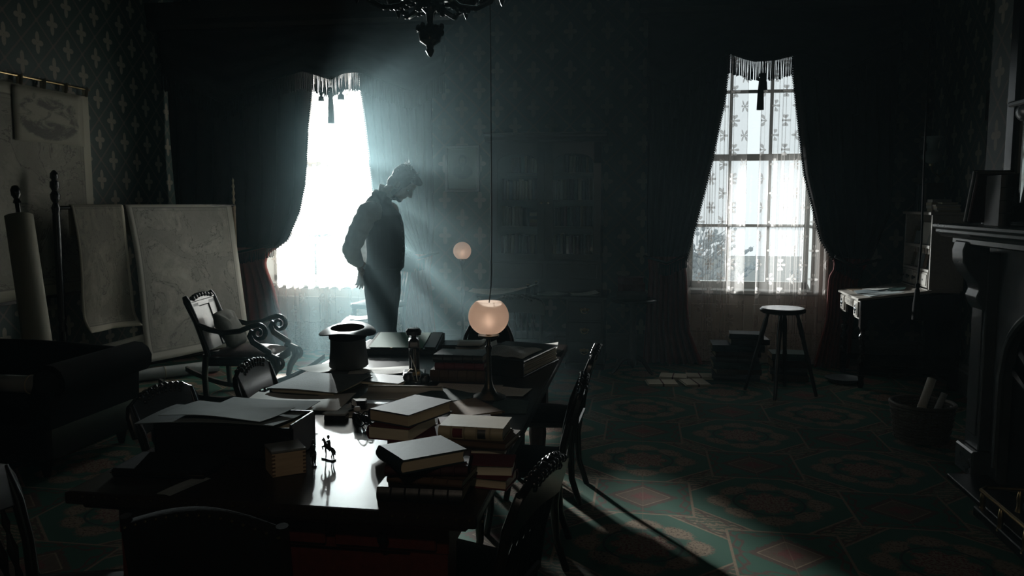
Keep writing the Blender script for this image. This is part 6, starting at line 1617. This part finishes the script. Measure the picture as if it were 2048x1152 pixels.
# arms
def limb(p, r): B.tube(p, r, 12)
RS, RE, RW = (-0.03, -0.195, 1.53), (-0.165, -0.245, 1.235), (-0.185, -0.055, 1.095)
LS, LE, LW = (-0.03, 0.195, 1.53), (-0.190, 0.215, 1.235), (-0.205, 0.045, 1.035)
limb([(-0.02, -0.12, 1.50), RS, (-0.10, -0.225, 1.38), RE], [0.05, 0.055, 0.050, 0.042]); limb([RE, (-0.178, -0.15, 1.16), RW], [0.044, 0.042, 0.030])
limb([(-0.02, 0.12, 1.50), LS, (-0.11, 0.21, 1.38), LE], [0.05, 0.055, 0.050, 0.042]); limb([LE, (-0.200, 0.13, 1.12), LW], [0.044, 0.042, 0.030])
def hand(W, d, nrm, curl, spread, thumb_side, L=0.095):
    """palm and five unequal fingers from wrist W along d; nrm = back of the hand; curl = bend per joint toward the palm"""
    W = Vector(W); d = Vector(d).normalized(); nrm = Vector(nrm); nrm = (nrm - d*nrm.dot(d)).normalized(); sd = d.cross(nrm).normalized()
    pts = []
    rings = []
    for t_, w_, h_ in ((-0.02, 0.028, 0.022), (0.02, 0.034, 0.017), (0.06, 0.042, 0.016), (0.092, 0.041, 0.013)):
        c = W + d*t_
        rings.append([tuple(c + sd*(w_*math.cos(2*PI*j/14)) + nrm*(h_*math.sin(2*PI*j/14))) for j in range(14)])
    B.loft(rings)
    for i, (o, ln) in enumerate(((-0.030, 0.076), (-0.010, 0.086), (0.011, 0.080), (0.031, 0.063))):
        p = W + d*0.085 + sd*o*thumb_side*-1; pt = [W + d*0.045 + sd*o*thumb_side*-0.8, p]; v = (d + sd*o*thumb_side*-spread*8).normalized(); a = 0
        for k, fr in enumerate((0.45, 0.32, 0.23)):
            a += curl[i]*(0.7, 1.0, 0.8)[k]
            vv = v*math.cos(a) - nrm*math.sin(a); p = p + vv*ln*fr; pt.append(p)
        B.tube(pt, [0.010, 0.0098, 0.0092, 0.0085, 0.0070], 9)
    tb = W + d*0.022 + sd*0.026*thumb_side
    B.tube([W + d*0.012 + sd*0.012*thumb_side, tb, tb + (d*0.6+sd*thumb_side*0.7-nrm*0.35).normalized()*0.038, tb + (d*0.8+sd*thumb_side*0.45-nrm*0.6).normalized()*0.068], [0.016, 0.0145, 0.011, 0.008], 9)
hand(RW, (-0.06, 0.9, -0.30), (-0.9, 0.0, 0.35), (0.75, 0.8, 0.85, 0.9), 0.1, -1)
hand(LW, (-0.06, -0.10, -0.98), (0.3, 0.9, 0.0), (0.12, 0.20, 0.30, 0.40), 0.25, 1)
# legs and feet
for s, x0 in ((-1, 0.015), (1, -0.02)):
    limb([(0.0, s*0.085, 0.96), (x0, s*0.095, 0.75), (x0+0.005, s*0.10, 0.50), (x0-0.02, s*0.10, 0.32), (x0-0.03, s*0.10, 0.09)], [0.095, 0.082, 0.058, 0.055, 0.038])
    B.tube([(x0-0.06, s*0.10, 0.045), (x0+0.02, s*0.105, 0.05), (x0+0.12, s*0.115, 0.035), (x0+0.17, s*0.12, 0.03)], [0.036, 0.04, 0.036, 0.022], 10, flat=0.9)
body = B.build('body', 'skin', man, smooth=180, remesh=0.0052, smo=5)
# eyes under the brow
e = M()
for s in (-1, 1): e.ell((0.066, s*0.031, 0.006), (0.0115, 0.013, 0.0075), 10, 8, HM)
e.build('eyes', 'paper', man, smooth=180)
# hair: full, tousled, with a forelock and chin beard
H = M()
rnd = random.Random(11)
for c, r in (((-0.040, 0, 0.045), (0.108, 0.088, 0.100)), ((-0.075, 0, -0.035), (0.052, 0.074, 0.075)), ((-0.02, 0, 0.085), (0.10, 0.075, 0.066)), ((0.050, 0, 0.105), (0.050, 0.060, 0.034)), ((0.083, 0.01, 0.105), (0.022, 0.045, 0.024)), ((-0.085, 0, 0.08), (0.055, 0.07, 0.055))):
    H.ell(c, r, 18, 12, HM)
for s in (-1, 1):
    H.ell((0.012, s*0.072, 0.040), (0.040, 0.016, 0.050), 12, 8, HM); H.ell((0.018, s*0.071, -0.030), (0.013, 0.010, 0.050), 10, 8, HM)
for i in range(90):
    a = rnd.uniform(-1.3, 2.6); b_ = rnd.uniform(-0.9, 0.9)
    d = Vector((-math.sin(a)*math.cos(b_)*0.9, math.sin(b_), math.cos(a)*math.cos(b_)))
    p = Vector((-0.035, 0, 0.045)) + Vector((d.x*0.100, d.y*0.080, d.z*0.092))
    tg = Vector((rnd.uniform(-1, 1), rnd.uniform(-1, 1), rnd.uniform(-1, 1))); tg = (tg - d*tg.dot(d)).normalized()
    H.tube([p-tg*0.03, p+d*0.014, p+tg*0.030+d*0.004], [0.005, 0.010, 0.004], 6, mat=HM)
H.build('hair', 'hair', man, smooth=180, remesh=0.0042, smo=1)
H = M()
for i in range(46):
    a = rnd.uniform(0, 2*PI); d = Vector((-0.8*math.cos(a*0.5-0.9), math.sin(a)*0.7, abs(math.sin(a*1.7))+0.15)).normalized()
    p = Vector((-0.035, 0, 0.05)) + Vector((d.x*0.112, d.y*0.085, d.z*0.112))
    tg = Vector((rnd.uniform(-1, 1), rnd.uniform(-1, 1), rnd.uniform(-.5, 1))).normalized()
    H.tube([p, p+d*0.012+tg*0.010, p+d*0.016+tg*0.026], [0.0018, 0.0014, 0.0006], 4, mat=HM)
H.build('stray_locks', 'hair_rim', man, smooth=180, recalc=False)['kind'] = 'stuff'
H = M().ell((0.056, 0, -0.112), (0.034, 0.034, 0.022), 14, 8, HM).ell((0.030, 0, -0.108), (0.04, 0.05, 0.018), 14, 8, HM)
for s in (-1, 1): H.ell((0.005, s*0.060, -0.085), (0.026, 0.010, 0.035), 10, 8, HM)
H.build('beard', 'hair', man, smooth=180, remesh=0.004, smo=1)
# trousers
P_ = M()
P_.loft([ering(0.0, 0, 0.90, 0.128, 0.18), ering(0.0, 0, 1.0, 0.138, 0.18), ering(0.01, 0, 1.10, 0.136, 0.172)])
for s, x0 in ((-1, 0.015), (1, -0.02)):
    rings = []
    for z, cx, rx, ry in ((1.0, 0.0, 0.132, 0.095), (0.85, x0*0.5, 0.128, 0.10), (0.70, x0, 0.116, 0.092), (0.52, x0+0.0, 0.100, 0.084), (0.48, x0+0.004, 0.103, 0.086), (0.30, x0-0.012, 0.100, 0.084), (0.12, x0-0.01, 0.100, 0.082), (0.07, x0-0.0, 0.104, 0.082), (0.045, x0, 0.104, 0.082)):
        rings.append(ering(cx+0.004*math.sin(z*31), s*0.092 if z < 0.95 else s*0.08, z, rx, ry, 20, 0.95))
    P_.loft(rings)
P_.build('trousers', 'wool_black', man, smooth=180, remesh=0.008, smo=4)
# waistcoat
V = M()
vt = [(1.055, 0.025, 0.148, 0.178), (1.10, 0.028, 0.150, 0.176), (1.20, 0.034, 0.150, 0.176), (1.32, 0.030, 0.152, 0.188), (1.42, 0.020, 0.152, 0.198), (1.50, 0.004, 0.146, 0.190), (1.56, -0.022, 0.116, 0.160), (1.60, -0.030, 0.100, 0.128), (1.64, -0.008, 0.098, 0.104), (1.672, 0.022, 0.086, 0.086), (1.695, 0.048, 0.074, 0.074)]
V.loft([ering(c, 0, z, rx, ry) for z, c, rx, ry in vt])
for s in (-1, 1): V.tube([(0.05, s*0.075, 1.40), (0.055, s*0.085, 1.50), (0.03, s*0.095, 1.60), (-0.03, s*0.078, 1.675), (-0.045, 0, 1.692)], [0.022, 0.03, 0.028, 0.024, 0.024], 10)
V.tube([(0.15, -0.02, 1.10), (0.175, -0.02, 1.06), (0.165, -0.02, 1.04)], [0.03, 0.02, 0.01], 8)
vest = V.build('waistcoat', 'wool_black', man, smooth=180, remesh=0.0075, smo=3)
for i in range(6):
    z = 1.12+0.062*i
    M().ell((interp([(0.175, 1.1), (0.186, 1.25), (0.180, 1.35), (0.168, 1.45)], z), 0.0, z), (0.006, 0.008, 0.008), 10, 6).build('button', 'iron', vest)
# shirtsleeves and collar
def sleeve(pts, rad, n=34):
    P = []; Rr = []
    L = len(pts)-1
    for i in range(n+1):
        f = i/n*L; k = min(L-1, int(f)); t_ = f-k
        P.append(Vector(pts[k]).lerp(Vector(pts[k+1]), t_)); r = rad[k]+(rad[k+1]-rad[k])*t_
        Rr.append(r*(1+0.055*math.sin(i*1.9)+0.03*math.sin(i*3.1+1)))
    return P, Rr
for nm, S, E_, W__ in (('r', RS, RE, RW), ('l', LS, LE, LW)):
    sy = -1 if nm == 'r' else 1
    P, Rr = sleeve([(0.025, sy*0.135, 1.525), S, tuple((Vector(S)+Vector(E_))/2 + Vector((-0.005, sy*0.01, 0))), (E_[0]-0.004, E_[1], E_[2]-0.01), tuple((Vector(E_)+Vector(W__))/2 + Vector((-0.008, 0, -0.012))), tuple(Vector(W__)*0.94+Vector(E_)*0.06)], [0.082, 0.090, 0.083, 0.074, 0.066, 0.046])
    m = M().tube(P, Rr, 16)
    m.build('shirt_sleeve', 'shirt', man, smooth=180, remesh=0.007, smo=3)
    m = M().tube([tuple(Vector(W__)*0.90+Vector(E_)*0.10), tuple(Vector(W__)*1.0)], [0.043, 0.041], 16); m.build('cuff', 'shirt', man, smooth=50)
cr = []
for i in range(28):
    a = 2*PI*i/28; c = Vector((0.055, 0, 1.685)) + Vector((0.068*math.cos(a), 0.068*math.sin(a), 0.036*math.cos(a)*-1)); cr.append(c)
ring0 = [[tuple(p + Vector((0, 0, -0.02))), tuple(p + Vector((0.006*math.cos(2*PI*i/28), 0.006*math.sin(2*PI*i/28), -0.02))), tuple(p + Vector((0.010, 0, 0.036)) + Vector((0.006*math.cos(2*PI*i/28), 0.006*math.sin(2*PI*i/28), 0))), tuple(p + Vector((0.010, 0, 0.036)))] for i, p in enumerate(cr)]
M().loft(ring0, cap=False, close=True).build('collar', 'shirt', man, smooth=50)
M().tube([(0.130-0.02*abs(s), s*0.05, 1.635+0.012*abs(s)) for s in (-1, -0.5, 0, 0.5, 1)], [0.006, 0.018, 0.014, 0.018, 0.006], 8).build('neckcloth', 'wool_black', man)
for s, x0 in ((-1, 0.015), (1, -0.02)):
    m = M().loft([[(x0-0.105, s*0.10+0.0*j, z) for j, z in ()] for _ in ()]) if False else M()
    rings = []
    for x, hw, hh in ((-0.10, 0.020, 0.05), (-0.085, 0.034, 0.085), (-0.02, 0.040, 0.10), (0.04, 0.042, 0.085), (0.10, 0.050, 0.058), (0.16, 0.048, 0.046), (0.20, 0.030, 0.032), (0.21, 0.012, 0.020)):
        rings.append([(x0+x, s*0.105+s*0.08*max(0, x)+hw*math.cos(2*PI*j/14), max(0.0, hh*0.5+hh*0.55*math.sin(2*PI*j/14))) for j in range(14)])
    m.loft(rings).build('shoe', 'shoe', man, smooth=60)

# added fill lamp, hung unseen above the view to warm the book edges
t = thing('fill_lamp', 'added shaded fill lamp above the near table end, out of the picture', 'lamp', (-0.42, 0.25, 0))
M().tube([(0, 0, ZC), (0, 0, 2.62)], 0.006, 6).build('cord', 'iron', t)
pf = [(0.03, 2.62), (0.06, 2.60), (0.16, 2.50), (0.20, 2.40)]
M().loft([[(r*math.cos(2*PI*j/28), r*math.sin(2*PI*j/28), z) for j in range(28)] for r, z in pf + [(r-0.004, z) for r, z in reversed(pf)]], cap=False, close=True).build('shade', 'iron', t, smooth=60)
hl_d = bpy.data.lights.new('fill_lamp_bulb', 'POINT'); hl = bpy.data.objects.new('fill_lamp_bulb', hl_d); COL.objects.link(hl)
hl.location = (0, 0, 2.43); hl.parent = t; hl_d.energy = 14; hl_d.color = (1.0, 0.84, 0.66); hl_d.shadow_soft_size = 0.05
